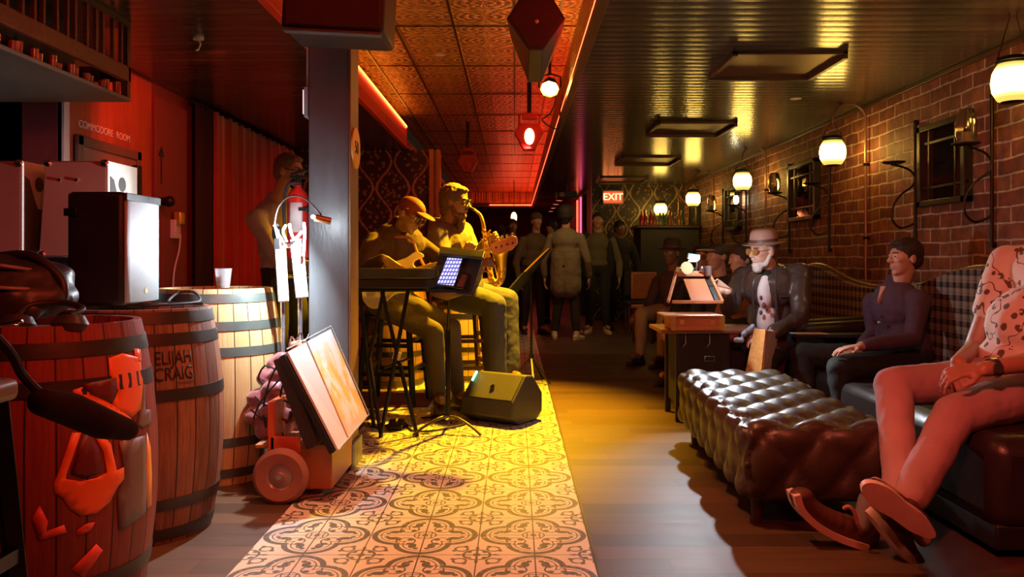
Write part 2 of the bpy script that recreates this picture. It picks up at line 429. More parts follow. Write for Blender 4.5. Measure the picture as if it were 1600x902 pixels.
def arc(c, x, y, r, a0, a1, n=12):
    c, x, y = V(c), V(x), V(y)
    return [c+x*(r*math.cos(R_(a0+(a1-a0)*i/n)))+y*(r*math.sin(R_(a0+(a1-a0)*i/n))) for i in range(n+1)]
def spline(pts, n=8):
    pts = [V(p) for p in pts]; out = []; q = [pts[0]]+pts+[pts[-1]]
    for i in range(1, len(q)-2):
        for k in range(n):
            t = k/n; a, b, c, d = q[i-1:i+3]
            out.append(.5*((2*b)+(c-a)*t+(2*a-5*b+4*c-d)*t*t+(3*b-a-3*c+d)*t**3))
    return out+[pts[-1]]

# ------------------------------------------------------------------ shared materials
brick, damask, tin, plaid = mat_brick(), mat_damask(), mat_tin(), mat_plaid()
tile = mat_tile()
floor_wood = planks('floor_boards', (.055, .028, .013), (.125, .066, .03), 'X', .13, .42, .008, .15, 1.6, .002)
ceil_wood = planks('ceiling_boards', (.040, .030, .022), (.085, .062, .042), 'X', .105, .10, .05, 1.0, 2.4, .007, .6, 1.9)
black = M('black_paint', (.018, .017, .018), .5)
dark = M('dark_plaster', (.030, .018, .014), .7)
blackmet = M('black_metal', (.02, .02, .022), .38, .6, bump=.05)
iron = M('wrought_iron', (.035, .028, .022), .42, .8, bump=.3)
steel = M('brushed_steel', (.55, .55, .56), .3, 1, stretch=(1, 1, 8))
brass = M('brass', (.90, .58, .14), .34, .85, bump=.03)
redwall = wood('red_painted_boards', (.22, .035, .018), (.42, .085, .035), .5, (6, 6, .7))
maroon = M('maroon_paint', (.20, .028, .028), .55)
curtain = M('red_velvet', (.42, .032, .022), .9, sheen=.6, ns=6)
darkcurt = M('dark_velvet', (.03, .012, .012), .9)
darkwood = wood('dark_stained_wood', (.035, .015, .008), (.12, .05, .025), .4)
midwood = wood('brown_wood', (.16, .07, .03), (.34, .17, .08), .45)
redled = glow('red_led', (1, .035, .01), 10)
redled2 = glow('red_led_diode', (1, .26, .02), 12)

# ------------------------------------------------------------------ room shell
HC, HT, XW = 2.30, 2.65, 2.90       # board ceiling, tin ceiling, brick wall
CX0, CX1, CY1 = -1.215, .4255, 20.0  # recess in the ceiling
struct('floor', B().bb(-4.2, 3.1, -1.5, 24.2, -.1, 0), floor_wood, smooth=False)
struct('trim_1', B().bb(-.933, .273, -1.5, 13.2, 0, .004), tile, smooth=False, label='patterned grey and cream tile strip laid in the floor')
struct('trim_2', B().bb(.273, .283, -1.5, 13.2, 0, .006), M('tile_edge', (.12, .09, .05), .4, .5), smooth=False, label='thin metal edge strip of the tiles')
c = B().bb(CX1, XW+.2, -1.5, 14.5, HC, HC+.1).bb(CX1, 1.5, 14.5, 24.2, HC, HC+.1)
c.bb(-4.2, CX0, -1.5, 24.2, HC, HC+.1).bb(CX0, CX1, CY1, 24.2, HC, HC+.1)
struct('ceiling', c, ceil_wood, smooth=False)
struct('trim_3', B().bb(CX0-.1, CX1+.1, -1.5, CY1+.1, HT, HT+.08), tin, smooth=False, label='pressed tin ceiling in the long recess')
f = B().bb(CX1, CX1+.02, -1.5, CY1, HC+.1, HT).bb(CX0, CX1, CY1, CY1+.02, HC+.1, HT)
struct('trim_4', f, tin, smooth=False, label='tin covered side of the ceiling recess')
redgloss = M('red_gloss_paint', (.75, .05, .03), .35, bump=.05, coat=.4)
f = B().bb(CX0-.012, CX0, -1.5, 9.4, HC-.0, HC+.2)
struct('trim_5', f, redgloss, smooth=False, label='glossy red fascia on the left of the ceiling recess')
# seams of the tin ceiling
sm = B()
for x in (.30, 0, -.42, -.83, -1.14): sm.bb(x-.008, x+.008, -1.5, CY1, HT-.008, HT)
for k in range(16): sm.bb(CX0, CX1, 2.22+1.18*k-.006, 2.22+1.18*k+.006, HT-.006, HT)
struct('trim_6', sm, M('dark_bronze', (.10, .055, .02), .4, .7), smooth=False, label='raised seams of the tin ceiling')
struct('wall_right', B().bb(XW, XW+.2, -1.5, 14.4, 0, HC), brick, smooth=False)
struct('wall_back', B().bb(1.32, XW+.2, 14.2, 14.4, 0, HC), damask, smooth=False)
struct('wall_far', B().bb(-4.2, 1.5, 24, 24.2, 0, HC+.4), M('dark_red_wall', (.10, .02, .015), .7), smooth=False)
struct('wall_return', B().bb(1.32, 1.5, 14.4, 24, 0, HC), M('dark_red_wall'), smooth=False)
struct('wall_left', B().bb(-2.8, -2.6, 4.73, 9.8, 0, HC), maroon, smooth=False)
struct('wall_alcove', B().bb(-4.2, -2.8, 5.6, 5.8, 0, HC).bb(-4.2, -4.0, -1.5, 5.6, 0, HC), dark, smooth=False)
struct('wall_partition', B().bb(-2.6, -.98, 9.65, 9.8, 0, HC), damask, smooth=False)
struct('wall_near', B().bb(-4.2, 3.1, -1.7, -1.5, 0, HT), dark, smooth=False)
struct('wall_far_left', B().bb(-4.2, -4.0, 9.8, 24, 0, HC).bb(-4.2, -2.8, 9.7, 9.8, 0, HC), M('dark_red_wall'), smooth=False)
goldtrim = M('gold_trim', (.34, .22, .07), .4, .5)
struct('trim_7', B().bb(-.98, -.93, 9.55, 9.82, 0, HC).bb(-.90, -.86, 9.58, 9.75, 0, HC).bb(-.93, -.90, 9.64, 9.70, 0, HC), goldtrim, smooth=False, label='narrow gilt corner posts of the wallpapered wall')
struct('baseboard_right', B().bb(XW-.02, XW, -1.5, 14.2, 0, .12), darkwood, bevel=.004)
struct('trim_8', B().bb(XW-.03, XW, -1.5, 14.2, HC-.03, HC), darkwood, bevel=.004, label='dark moulding where brick meets ceiling')

# red board panel and door in the left wall
p = struct('wall_panel', B().bb(-2.6, -2.575, 4.73, 5.9, 0, 2.28), redwall, smooth=False, label='orange red stained board panel with faded lettering')
struct('trim_9', B().bb(-2.6, -2.56, 4.73, 4.79, 0, 2.28), M('pale_trim', (.55, .42, .38), .5), bevel=.003, label='pale vertical trim at the near end of the red panel')
textm = M('faded_white_paint', (.75, .6, .55), .7)
text_on('lettering', 'COMMODORE', .064, textm, (-2.572, 5.12, 1.835), (0, 1, 0), (0, 0, 1), p)
text_on('lettering', 'ROOM', .064, textm, (-2.572, 5.47, 1.835), (0, 1, 0), (0, 0, 1), p)
d = struct('door_1', B().bb(-2.575, -2.548, 4.88, 5.62, .02, 1.72), M('brown_door', (.22, .11, .08), .5), bevel=.004, label='brown double framed door under the lettering')
obj('door_frame', B().bb(-2.56, -2.535, 4.84, 4.90, 0, 1.76).bb(-2.56, -2.535, 5.60, 5.66, 0, 1.76).bb(-2.56, -2.535, 4.84, 5.66, 1.70, 1.76), M('door_frame_brown', (.13, .07, .05), .5), d, bevel=.004)
obj('door_panel', B().bb(-2.55, -2.543, 4.98, 5.5, .9, 1.62), M('orange_panel', (.40, .12, .05), .5), d, bevel=.003)
obj('closer', B().box((-2.53, 5.57, 1.56), (.05, .07, .20)), blackmet, d, bevel=.008)
d = struct('door_2', B().bb(-2.60, -2.565, 5.94, 6.52, .02, 2.2), maroon, bevel=.004, label='dark red door left of the black curtain')
obj('door_handle', B().cyl((-2.56, 6.0, 1.45), (-2.50, 6.0, 1.45), .03).ball((-2.49, 6.0, 1.45), .04), blackmet, d)
obj('arrow_sign', B().bb(-2.565, -2.56, 6.03, 6.045, 1.58, 1.80).prism([(-.05, 0), (.05, 0), (0, .07)], (-2.562, 6.037, 1.78), (0, 1, 0), (0, 0, 1), .006), black, d)
# curtains: folded cloth with thickness
def curtain_b(x, y0, y1, z0, z1, folds, amp=.035):
    b = B(); n = folds*10; vs = []; fs = []
    for i in range(n+1):
        y = y0+(y1-y0)*i/n; ph = 2*PI*folds*i/n; a = amp*(.7+.5*math.sin(i*.37))
        for z, k in ((z0, 1.25), ((z0+z1)/2, 1.0), (z1, .7)): vs.append((x+a*k*math.sin(ph), y+.3*a*math.cos(ph), z))
    for i in range(n):
        for j in range(2): fs.append((i*3+j, (i+1)*3+j, (i+1)*3+j+1, i*3+j+1))
    return b.add(vs, fs)
def curtain_obj(name, b, mat):
    o = obj(name, b, mat); m = o.modifiers.new('t', 'SOLIDIFY'); m.thickness = .006; return o
o = curtain_obj('curtain', curtain_b(-2.52, 6.95, 9.5, .02, 2.27, 15), curtain); tag(o, 'red velvet curtain hanging in folds along the left wall', 'curtain')
o = curtain_obj('curtain', curtain_b(-2.52, 6.55, 6.92, .02, 2.27, 3, .025), darkcurt); tag(o, 'narrow black curtain between red door and red velvet', 'curtain')
o = tag(obj('curtain_rail', B().cyl((-2.52, 6.5, 2.275), (-2.52, 9.6, 2.275), .014), blackmet), 'black rail carrying the curtains below the ceiling', 'rail')
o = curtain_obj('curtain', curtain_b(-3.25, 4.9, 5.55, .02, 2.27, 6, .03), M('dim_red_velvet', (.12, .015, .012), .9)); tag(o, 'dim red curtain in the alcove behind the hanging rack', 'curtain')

# LED strips
s = tag(obj('led_strip', B().bb(CX0-.008, CX0+.012, .5, 9.3, HC+.2, HC+.212), redled), 'bright red light strip on the left fascia of the ceiling recess', 'light')
dd = B()
for k in range(96): dd.ball((CX0+.004, 4.9+k*.046, HC+.216), .015, n=6, m=4)
obj('diode', dd, redled2, s, kind='stuff')
tag(obj('led_strip', B().bb(CX1-.018, CX1-.004, .5, CY1-.03, HC+.03, HC+.048), glow('red_led_bright', (1, .04, .012), 20)), 'long red light strip along the right edge of the ceiling recess', 'light')
tag(obj('led_strip', B().bb(-.60, CX1-.02, CY1-.02, CY1-.005, HC+.03, HC+.06), redled), 'red light strip across the far end of the recess', 'light')
struct('trim_10', B().bb(CX1-.02, CX1+.035, -1.5, CY1, HC-.012, HC+.03), M('lip_wood', (.12, .05, .02), .35), bevel=.003, label='lip of the recess under the right light strip')
struct('trim_11', B().bb(CX0-.03, CX0+.012, -1.5, 9.4, HC-.014, HC), redgloss, smooth=False, label='lower lip of the red fascia')

# ------------------------------------------------------------------ pillar
pb = B().bb(-1.008, -.811, 4.07, 4.27, 0, HC)
pil = struct('trim_12', pb, M('grey_black_paint', (.13, .14, .15), .38, ns=6, bump=.35, stretch=(3, 3, .8)), bevel=.006, label='square painted pillar between barrels and band')
obj('lit_side_face', B().bb(-.811, -.801, 4.07, 4.27, 0, HC), wood('amber_lit_side', (.16, .08, .03), (.30, .17, .07), .5, (14, 14, 1)), pil, bevel=.002)  # pillar side coloured tan for the amber light falling on it
obj('plinth', B().bb(-.83, -.785, 4.05, 4.09, 0, .13).bb(-.801, -.785, 4.04, 4.29, 0, .13), M('grey_black_paint'), pil, bevel=.004)
sg = thing('round_sign', 'round yellow sign seen edge-on on the side of the pillar', 'sign', (-.80, 4.17, 1.588))
obj('disc', B().lathe([(.0, 0), (.103, 0), (.103, .008), (0, .008)], (0, 0, 0), (1, 0, 0), 36, False), M('yellow_enamel', (.85, .50, .06), .4), sg)
text_on('lettering', '50', .09, black, (.009, 0, 0), (0, 1, 0), (0, 0, 1), sg)
# fire extinguisher on the pillar's left side
fx = thing('fire_extinguisher', 'red fire extinguisher with white label hung on the pillar', 'fire extinguisher', (-1.085, 4.17, 1.035)); fx.scale = (.82, .82, .82)
red = M('signal_red', (.62, .025, .02), .3, coat=.3)
obj('cylinder', B().lathe([(.0, 0), (.055, 0), (.065, .015), (.065, .36), (.055, .40), (.025, .43), (.02, .45), (0, .45)], n=24, caps=False), red, fx)
obj('valve', B().cyl((0, 0, .44), (0, 0, .49), .018).box((.0, 0, .50), (.10, .022, .018)).box((0.01, 0, .53), (.11, .022, .014), (0, -.25, 0)), blackmet, fx)
obj('hose', B().tube(spline([(.02, 0, .46), (-.05, -.03, .45), (-.078, -.03, .34), (-.076, -.02, .18)]), .010), M('rubber', (.02, .02, .02), .7), fx)
lb = B(); vs = []
for k in range(7):
    a = -PI/2+R_(-38+k*12.6)
    for z in (.16, .34): vs.append((.0665*math.cos(a), .0665*math.sin(a), z))
lb.add(vs, [(2*k, 2*k+2, 2*k+3, 2*k+1) for k in range(6)])
l = obj('paper_label', lb, M('white_paper', (.8, .8, .8), .6), fx); l.modifiers.new('t', 'SOLIDIFY').thickness = .001
obj('bracket', B().box((.07, 0, .3), (.012, .07, .05)).box((.05, 0, .30), (.06, .14, .02)), blackmet, fx)
# exit sign beyond the pillar, seen from the side
es = thing('exit_sign', 'lit exit sign sticking out beside the pillar top, seen edge-on', 'sign', (-1.045, 4.2, 1.82))
obj('housing', B().box((0, 0, 0), (.02, .08, .15)).cyl((0, 0, .07), (0, 0, .48), .006), M('white_plastic', (.6, .55, .6), .5), es, bevel=.004)
obj('lit_face', B().box((-.012, -.01, 0), (.004, .06, .12)), glow('pink_white_lit', (1, .55, .6), 1.2), es)

# ------------------------------------------------------------------ ceiling things
cop = M('hammered_copper', (.22, .09, .05), .35, .7, ns=40, bump=.9)
for i, (y0, x0, x1, dy) in enumerate([(5.06, 1.33, 2.03, .65), (7.64, 1.31, 2.05, .70), (10.2, 1.31, 2.05, .70), (12.7, 1.31, 2.05, .7)]):
    lab = ['copper ceiling panel nearest the camera, in a dark frame', 'second copper ceiling panel from the camera', 'third ceiling panel from the camera, seen very flat', 'farthest framed ceiling panel, near the lit exit sign'][i]
    t = thing('ceiling_panel', lab, 'ceiling panel', ((x0+x1)/2, y0+dy/2, HC), group='framed ceiling panels'); hx, hy = (x1-x0)/2, dy/2
    obj('panel', B().box((0, 0, -.010), (2*hx-.04, 2*hy-.04, .012)), cop, t)
    obj('frame', B().bb(-hx, hx, hy-.03, hy, -.045, 0).bb(-hx, hx, -hy, -hy+.03, -.02, 0).bb(hx-.03, hx, -hy, hy, -.045, 0).bb(-hx, -hx+.03, -hy, hy, -.03, 0), darkwood, t, bevel=.003)
# small round downlights
def downlight(x, y, z, lab, r=.035, m=None):
    t = thing('downlight', lab, 'downlight', (x, y, z), group='small round ceiling discs')
    obj('rim', B().lathe([(r, 0), (r*1.25, -.002), (r*1.25, -.010), (r, -.012), (r*.9, -.004)], n=20, caps=False), M('pale_metal', (.6, .5, .4), .5, .2), t)
    obj('lens', B().lathe([(0, -.004), (r, -.004), (r, -.002), (0, -.002)], n=20, caps=False), m or M('pale_lens', (.75, .62, .5), .5), t)
def at_z(px, py, z): Z = FPX*(z-CAM_H)/(VY-py); return ((px-VX)/FPX*Z, Z)
for px, py, z, lab in [(687, 84, HT, 'small pale disc in the tin ceiling nearest the camera'), (732, 217, HT, 'small pale disc farther along the tin ceiling'),
                       (1243, 153, HC, 'small white disc in the board ceiling right of the first panel')]:
    x, y = at_z(px, py, z); downlight(x, y, z, lab)
pinkl = glow('pink_downlight', (1, .35, .3), 14)
for k, (px, py) in enumerate([(874, 313), (869, 319), (865, 325), (861, 330)]):
    x, y = at_z(px, py, HC); downlight(x, y, HC, ['nearest', 'second', 'third', 'farthest'][k]+' of the four glowing pink ceiling lights in the far room', .06, pinkl)
# ceiling hook/camera left
x, y = at_z(310, 58, HC)
t = thing('ceiling_bracket', 'small pale bracket fixed to the dark ceiling at the left', 'bracket', (x, y, HC))
obj('plate', B().cyl((0, 0, 0), (0, 0, -.015), .03), M('pale_metal'), t)
obj('arm', B().tube([(0, 0, -.01), (.012, 0, -.04), (0, 0, -.07), (-.015, 0, -.075)], .006), M('pale_metal'), t)

def stage_light(name_lab, loc, tgt, s=.11, lensm=None, cat='stage light', bodym=None):
    "par can on a yoke under the ceiling"
    t = thing('stage_light', name_lab, cat, loc); d = (V(tgt)-V(loc)).normalized(); bm_ = bodym or blackmet
    h = B().lathe([(.0, -1.25*s), (.55*s, -1.2*s), (.75*s, -.9*s), (.8*s, -.2*s), (1.0*s, 0), (1.05*s, .35*s), (1.0*s, .36*s), (.92*s, .05*s), (0, .02*s)], (0, 0, 0), d, 8, False)
    obj('housing', h, bm_, t, smooth=False)
    obj('lens', B().lathe([(0, .06*s), (.9*s, .06*s), (.9*s, .09*s), (0, .14*s)], (0, 0, 0), d, 24, False), lensm or M('dark_glass', (.02, .01, .01), .1), t)
    x, y, _ = frame(d)
    top = V((0, 0, .0))
    pts = [x*(1.15*s), x*(1.15*s)+V((0, 0, 1.1*s)), V((0, 0, 1.5*s)), -x*(1.15*s)+V((0, 0, 1.1*s)), -x*(1.15*s)]
    obj('yoke', B().tube(pts, .010*s/.11, 8), bm_, t)
    return t
# amber spot on the lip
t = stage_light('glowing amber spotlight hanging near the right edge of the recess', (.28, 6.62, 2.40), (.1, 5.3, 1.2), .075, glow('amber_glow', (1, .55, .08), 60))
obj('mount', B().cyl((0, 0, .1), (0, 0, .25), .012), blackmet, t)
obj('cable', B().tube(spline([(0, .05, .08), (.06, .1, -.02), (.02, .2, -.16), (-.05, .25, -.22), (.08, .3, -.28), (.1, .3, -.12), (.12, .3, 0)]), .006), M('rubber'), t)
lit = NT('red_lit_plastic'); lit.color((.6, .04, .03)); lit.rough(lit.m('ADD', .3, lit.m('MULTIPLY', lit.noise(lit.coord(), 9), .1))); lit = lit.mat
def moving_head(lab, loc, s, lm, bm_, tilt=0):
    "chunky wedge of a lamp: faceted head in a fork hung from the ceiling"
    t = thing('moving_head_light', lab, 'stage light', loc)
    hx = [(-.9*s, .2*s), (-.55*s, .75*s), (.55*s, .75*s), (.9*s, .2*s), (.35*s, -.8*s), (-.35*s, -.8*s)]
    obj('head', B().prism(hx, (0, 0, 0), (1, 0, 0), (0, 0, 1), 1.0*s), bm_, t, smooth=False, bevel=.05*s)
    obj('lens', B().ball((0, -.52*s, -.05*s), (.30*s, .08*s, .5*s)), lm, t)
    obj('fork', B().box((0, 0, 1.25*s), (.9*s, .6*s, .35*s)).box((-.62*s, .1*s, .85*s), (.14*s, .4*s, .9*s)).box((.62*s, .1*s, .85*s), (.14*s, .4*s, .9*s)), bm_, t, bevel=.03*s)
    return t
m1 = moving_head('glowing red moving head lamp hanging from the recess', P(827, 214, 7.6), .15, glow('red_hot', (1, .25, .10), 12), lit)
obj('stem', B().cyl((0, 0, .2), (0, 0, HT-P(827, 214, 7.6).z), .02), blackmet, m1)
m2 = moving_head('dim red moving head lamp farther back left of the glowing one', P(731, 256, 9.8), .13, M('dim_red_lens', (.3, .03, .03), .3), M('red_plastic', (.30, .03, .03), .4))
obj('stem', B().cyl((0, 0, .2), (0, 0, HT-P(731, 256, 9.8).z), .02), blackmet, m2)
# big black loudspeaker hanging, corner towards us
t = thing('ceiling_speaker', 'black angular loudspeaker hanging from the tin ceiling', 'loudspeaker', P(838, 62, 4.9))
s_ = .15
R45 = Euler((R_(-38), 0, R_(45))).to_matrix()
blackbox = M('black_box_paint', (.03, .018, .02), .55)
q = B().prism([(-.16, .10), (-.03, .30), (.10, .30), (.17, .08), (.035, -.09), (-.045, -.09)], (0, -.10, 0), (1, 0, 0), (0, 0, 1), .03)
body = B(); fr = [(-.175, .09), (-.05, .28), (.05, .28), (.165, .09), (.035, -.09), (-.045, -.09)]; bk = [(-.15, .05), (-.05, .28), (.05, .28), (.15, .05), (.035, -.22), (-.045, -.22)]
vs = [(x, -.12, z) for x, z in fr]+[(x, .16, z) for x, z in bk]
body.add(vs, [(0, 1, 2, 3, 4, 5), (6, 7, 8, 9, 10, 11)]+[(i, (i+1) % 6, (i+1) % 6+6, i+6) for i in range(6)])
obj('cabinet', body, blackbox, t, smooth=False, bevel=.006)
obj('grille', B().prism([(-.15, .09), (-.045, .25), (.045, .25), (.14, .09), (.03, -.07), (-.04, -.07)], (0, -.125, 0), (1, 0, 0), (0, 0, 1), .01), M('maroon_grille', (.06, .012, .015), .7, ns=200, bump=.6), t, smooth=False)
obj('badge', B().ball((0, -.132, .07), .012), M('pale_metal'), t)
obj('bracket', B().box((0, .05, .32), (.12, .12, .10)), blackmet, t, bevel=.004)
# black speaker cabinet above the pillar
t = thing('ceiling_speaker', 'large black loudspeaker box hung at the top of the pillar', 'loudspeaker', (-.78, 3.72, 2.03))
t.rotation_euler = (0, R_(3), 0)
obj('cabinet', B().box((0, 0, .12), (.44, .34, .28)), M('black_box_paint'), t, bevel=.02)
obj('grille', B().box((0, -.172, .12), (.40, .012, .25)), M('maroon_grille'), t, bevel=.006)
obj('bottom_edge', B().box((0, -.15, -.025), (.42, .05, .016)), M('lit_edge_grey', (.10, .09, .085), .6), t, bevel=.006)  # grey strip paints the light caught along the lower edge

# ------------------------------------------------------------------ lanterns, brackets, mirrors, sconces on the brick wall
jn = NT('frosted_jar_glow'); jz = jn.xyz(jn.coord())[2]; jn.color((.4, .35, .2)); jn.rough(jn.m('ADD', .3, jn.m('MULTIPLY', jn.noise(jn.coord(), 12), .1)))
jn.b.inputs['Emission Color'].default_value = (1, .60, .11, 1)
jn.put(jn.b.inputs['Emission Strength'], jn.m('ADD', 1.1, jn.m('MULTIPLY', jn.ramp(jn.m('ABSOLUTE', jz), .085, .0), 34))); jarm = jn.mat
refl_glow = glow('reflection_glow', (1, .85, .5), 30)
def lantern(loc, lab, bail=.16):
    t = thing('jar_lantern', lab, 'lantern', loc, group='glowing jar lanterns along the brick wall')
    prof = [(0, -.105), (.055, -.105), (.075, -.095), (.098, -.05), (.104, 0), (.098, .045), (.082, .08), (.072, .095), (.07, .10)]
    obj('jar', B().lathe(prof, n=32, caps=False), jarm, t)
    obj('lid', B().lathe([(.0, .135), (.05, .135), (.074, .128), (.08, .12), (.08, .098), (.074, .094), (.0, .094)], n=28, caps=False).lathe([(.083, .112), (.087, .108), (.083, .104)], n=28, caps=False), M('dark_teal_metal', (.03, .045, .05), .3, .8), t)
    obj('bail_handle', B().tube([(-.086, 0, .105), (-.075, 0, .14), (0, 0, .10+bail), (.075, 0, .14), (.086, 0, .105)], .0035, 6), iron, t)
    obj('foot', B().lathe([(0, -.112), (.05, -.112), (.06, -.104), (0, -.104)], n=24, caps=False), iron, t)
    return t
spots = [(1583, 128, 4.34), (1301, 238, 6.8), (1160, 283, 9.5), (1083, 311, 12.0), (1032, 327, 13.7)]
lname = ['glowing jar lantern nearest the camera, cut by the right edge', 'glowing jar lantern above the leather jacket and sofa gap', 'third glowing jar lantern from the camera', 'fourth glowing jar lantern, over a small mirror reflection', 'farthest glowing jar lantern, by the bottle shelf']
for i, (px, py, Z) in enumerate(spots):
    p = P(px, py, Z); lantern(p, lname[i], .16 if i else .30)
    hk = thing('lantern_bracket', ['ceiling hook over the nearest jar lantern', 'tall arched wall pole holding the second jar lantern', 'arched wall pole holding the third jar lantern', 'arched wall pole holding the fourth jar lantern', 'arched pole holding the farthest jar lantern'][i], 'bracket', (p.x, p.y, p.z), group='lantern brackets')
    if i == 0:
        obj('hook', B().tube([(0, 0, HC-p.z), (0, 0, .41), (.012, 0, .395), (0, 0, .385)], .006), iron, hk)
    else:
        xw = min(XW-.03, p.x+.35) if i < 4 else p.x+.3
        hw = (xw-p.x)/2
        pts = [(0, 0, .235), (0, 0, .27)]+[(hw-hw*math.cos(a*PI/12), 0, .27+.13*math.sin(a*PI/12)) for a in range(1, 12)]+[(2*hw, 0, .27), (2*hw, 0, .62-p.z)]
        obj('pole', B().tube(pts, .012, 8), M('aged_brass', (.30, .20, .12), .4, .7), hk)
        obj('clamp', B().cyl((2*hw-.02, 0, -.1), (2*hw+.03, 0, -.1), .014), iron, hk); obj('clamp', B().cyl((2*hw-.02, 0, -.7), (2*hw+.03, 0, -.7), .014), iron, hk)
mirm = M('mirror_glass', (.10, .08, .06), .06, .9, bump=.02)
framem = M('bronze_frame', (.05, .036, .024), .4, .6)
for i, (yc, wdt, z0, z1) in enumerate([(5.57, .62, 1.40, 1.96), (8.28, .80, 1.42, 2.0), (10.95, .7, 1.42, 2.0), (13.3, .6, 1.42, 2.0)]):
    t = thing('wall_mirror', ['grid framed window mirror nearest the camera', 'grid framed window mirror left of the second lantern', 'small grid framed mirror behind the third lantern', 'farthest grid framed mirror on the brick wall'][i], 'mirror', (XW, yc, (z0+z1)/2), group='window shaped mirrors')
    h, wd = (z1-z0)/2, wdt/2
    obj('glass', B().bb(-.03, -.02, -wd+.03, wd-.03, -h+.03, h-.03), mirm, t)
    obj('frame', B().bb(-.06, 0, -wd, wd, h-.04, h).bb(-.06, 0, -wd, wd, -h, -h+.04).bb(-.06, 0, -wd, -wd+.045, -h, h).bb(-.06, 0, wd-.045, wd, -h, h), framem, t, bevel=.004)
    g = B()
    for y in (-wd*.55, wd*.55): g.bb(-.045, -.028, y-.008, y+.008, -h, h)
    for z in (h*.55, -h*.55): g.bb(-.045, -.028, -wd, wd, z-.008, z+.008)
    obj('glazing_bars', g, framem, t)
def sconce(y, z1, lab, glass, zt=None):
    t = thing('candle_sconce', lab, 'candle sconce', (XW-.02, y, z1), group='iron candle sconces beside the mirrors')
    obj('rod', B().cyl((0, 0, 0), (0, 0, -.92), .011).cyl((0, 0, -.005), (.02, 0, -.005), .018).cyl((0, 0, -.9), (.02, 0, -.9), .018).ball((0, 0, 0), .016), iron, t)
    pts = spline([(0, 0, -.42), (-.03, -.0, -.47), (-.10, 0, -.52), (-.155, 0, -.60), (-.165, 0, -.70), (-.11, 0, -.76), (-.04, 0, -.745), (0, 0, -.72)], 6)
    up = spline([(0, 0, -.42), (-.01, 0, -.38), (-.05, 0, -.34), (-.12, 0, -.315), (-.155, 0, -.31)], 6)
    obj('scroll', B().tube(pts, .008, 8).tube(up, .008, 8), iron, t)
    obj('candle_plate', B().lathe([(0, -.302), (.05, -.302), (.078, -.292), (.08, -.285), (.0, -.290)], (-.155, 0, 0), n=24, caps=False).cyl((-.155, 0, -.315), (-.155, 0, -.30), .02), iron, t)
    if glass:
        ch = obj('glass_chimney', B().lathe([(.045, -.288), (.06, -.24), (.06, -.15), (.045, -.09), (.038, -.08)], (-.155, 0, 0), n=24, caps=False), M('thin_smoked_glass', (.5, .4, .3), .08, bump=0, trans=.95), t)
        obj('candle', B().cyl((-.155, 0, -.288), (-.155, 0, -.22), .02), M('wax', (.6, .5, .35), .5), t)
    return t
sc = [(5.02, 2.02, 'iron scroll sconce right of the nearest mirror', True), (5.98, 2.02, 'iron scroll sconce left of the nearest mirror', False), (7.62, 2.02, 'iron scroll sconce right of the second mirror', False),
      (8.72, 2.02, 'iron scroll sconce with glass left of the second mirror', True), (10.35, 2.0, 'iron scroll sconce right of the third mirror', False), (11.5, 2.0, 'iron scroll sconce left of the third mirror', True)]
for y, z1, lab, g in sc: sconce(y, z1, lab, g)
t = thing('mirror_reflection', 'glowing stand-in for a mirror reflection under the fourth jar lantern', 'lamp', P(1150, 312, 10.6))  # glowing shape in place of a lantern's reflection in a mirror
obj('bulb', B().ball((0, 0, 0), (.035, .035, .06)), refl_glow, t); obj('socket', B().cyl((0, 0, .05), (0, 0, .10), .02).beam((0, 0, .09), (XW-P(1150, 312, 10.6).x, 0, .09), .015, .015), iron, t)  # bulb and socket are invented to carry that reflection

# exit sign at the back
t = thing('exit_sign', 'red lit EXIT sign on the wallpapered back wall', 'sign', (P(958, 308, 14.1).x, 14.12, P(958, 308, 14.1).z))
obj('housing', B().box((0, 0.03, 0), (.36, .06, .24)), M('grey_frame', (.5, .4, .36), .5), t, bevel=.008)
obj('lit_face', B().box((0, -.003, 0), (.31, .008, .19)), glow('exit_panel', (.9, .10, .04), 1.1), t)
text_on('lettering', 'EXIT', .165, glow('exit_letters', (1, .30, .08), 9), (0, -.010, -.0), (1, 0, 0), (0, 0, 1), t)
# far hanging red bulb
t = thing('pendant_lamp', 'hanging red bulb glowing over the far bar', 'lamp', P(803, 340, 17))
obj('bulb', B().ball((0, 0, 0), (.06, .06, .11)), glow('red_bulb', (1, .22, .08), 26), t); obj('cord', B().cyl((0, 0, .1), (0, 0, HT-P(803, 340, 17).z), .008), black, t)
# purple lit panel beyond the opening
t = thing('lit_door_panel', 'tall narrow panel glowing purple and red in the far opening', 'panel', (1.25, 16.0, 0))
obj('panel', B().bb(0, .05, -.6, .6, 1.2, 2.25), M('purple_panel', (.35, .05, .18), .5), t, bevel=.004)
obj('light_tube', B().bb(-.03, 0, -.5, -.45, 1.3, 2.2), glow('purple_tube', (1, .08, .22), 2.2), t); obj('light_tube', B().bb(-.03, 0, .35, .40, 1.3, 2.2), glow('red_tube', (1, .12, .05), 2.2), t)
obj('base', B().bb(-.02, .06, -.62, .62, 0, 1.2), black, t, bevel=.004)
t = thing('projector', 'dark projector hanging from the ceiling over the crowd', 'projector', (P(885, 305, 14).x, 14, P(885, 305, 14).z))
obj('body', B().box((0, 0, 0), (.34, .28, .11)), black, t, bevel=.01); obj('lens', B().cyl((-.08, -.14, 0), (-.08, -.17, 0), .04), M('dim_red_lens'), t); obj('stem', B().cyl((0, 0, .05), (0, 0, HC-P(885, 305, 14).z), .02), black, t)
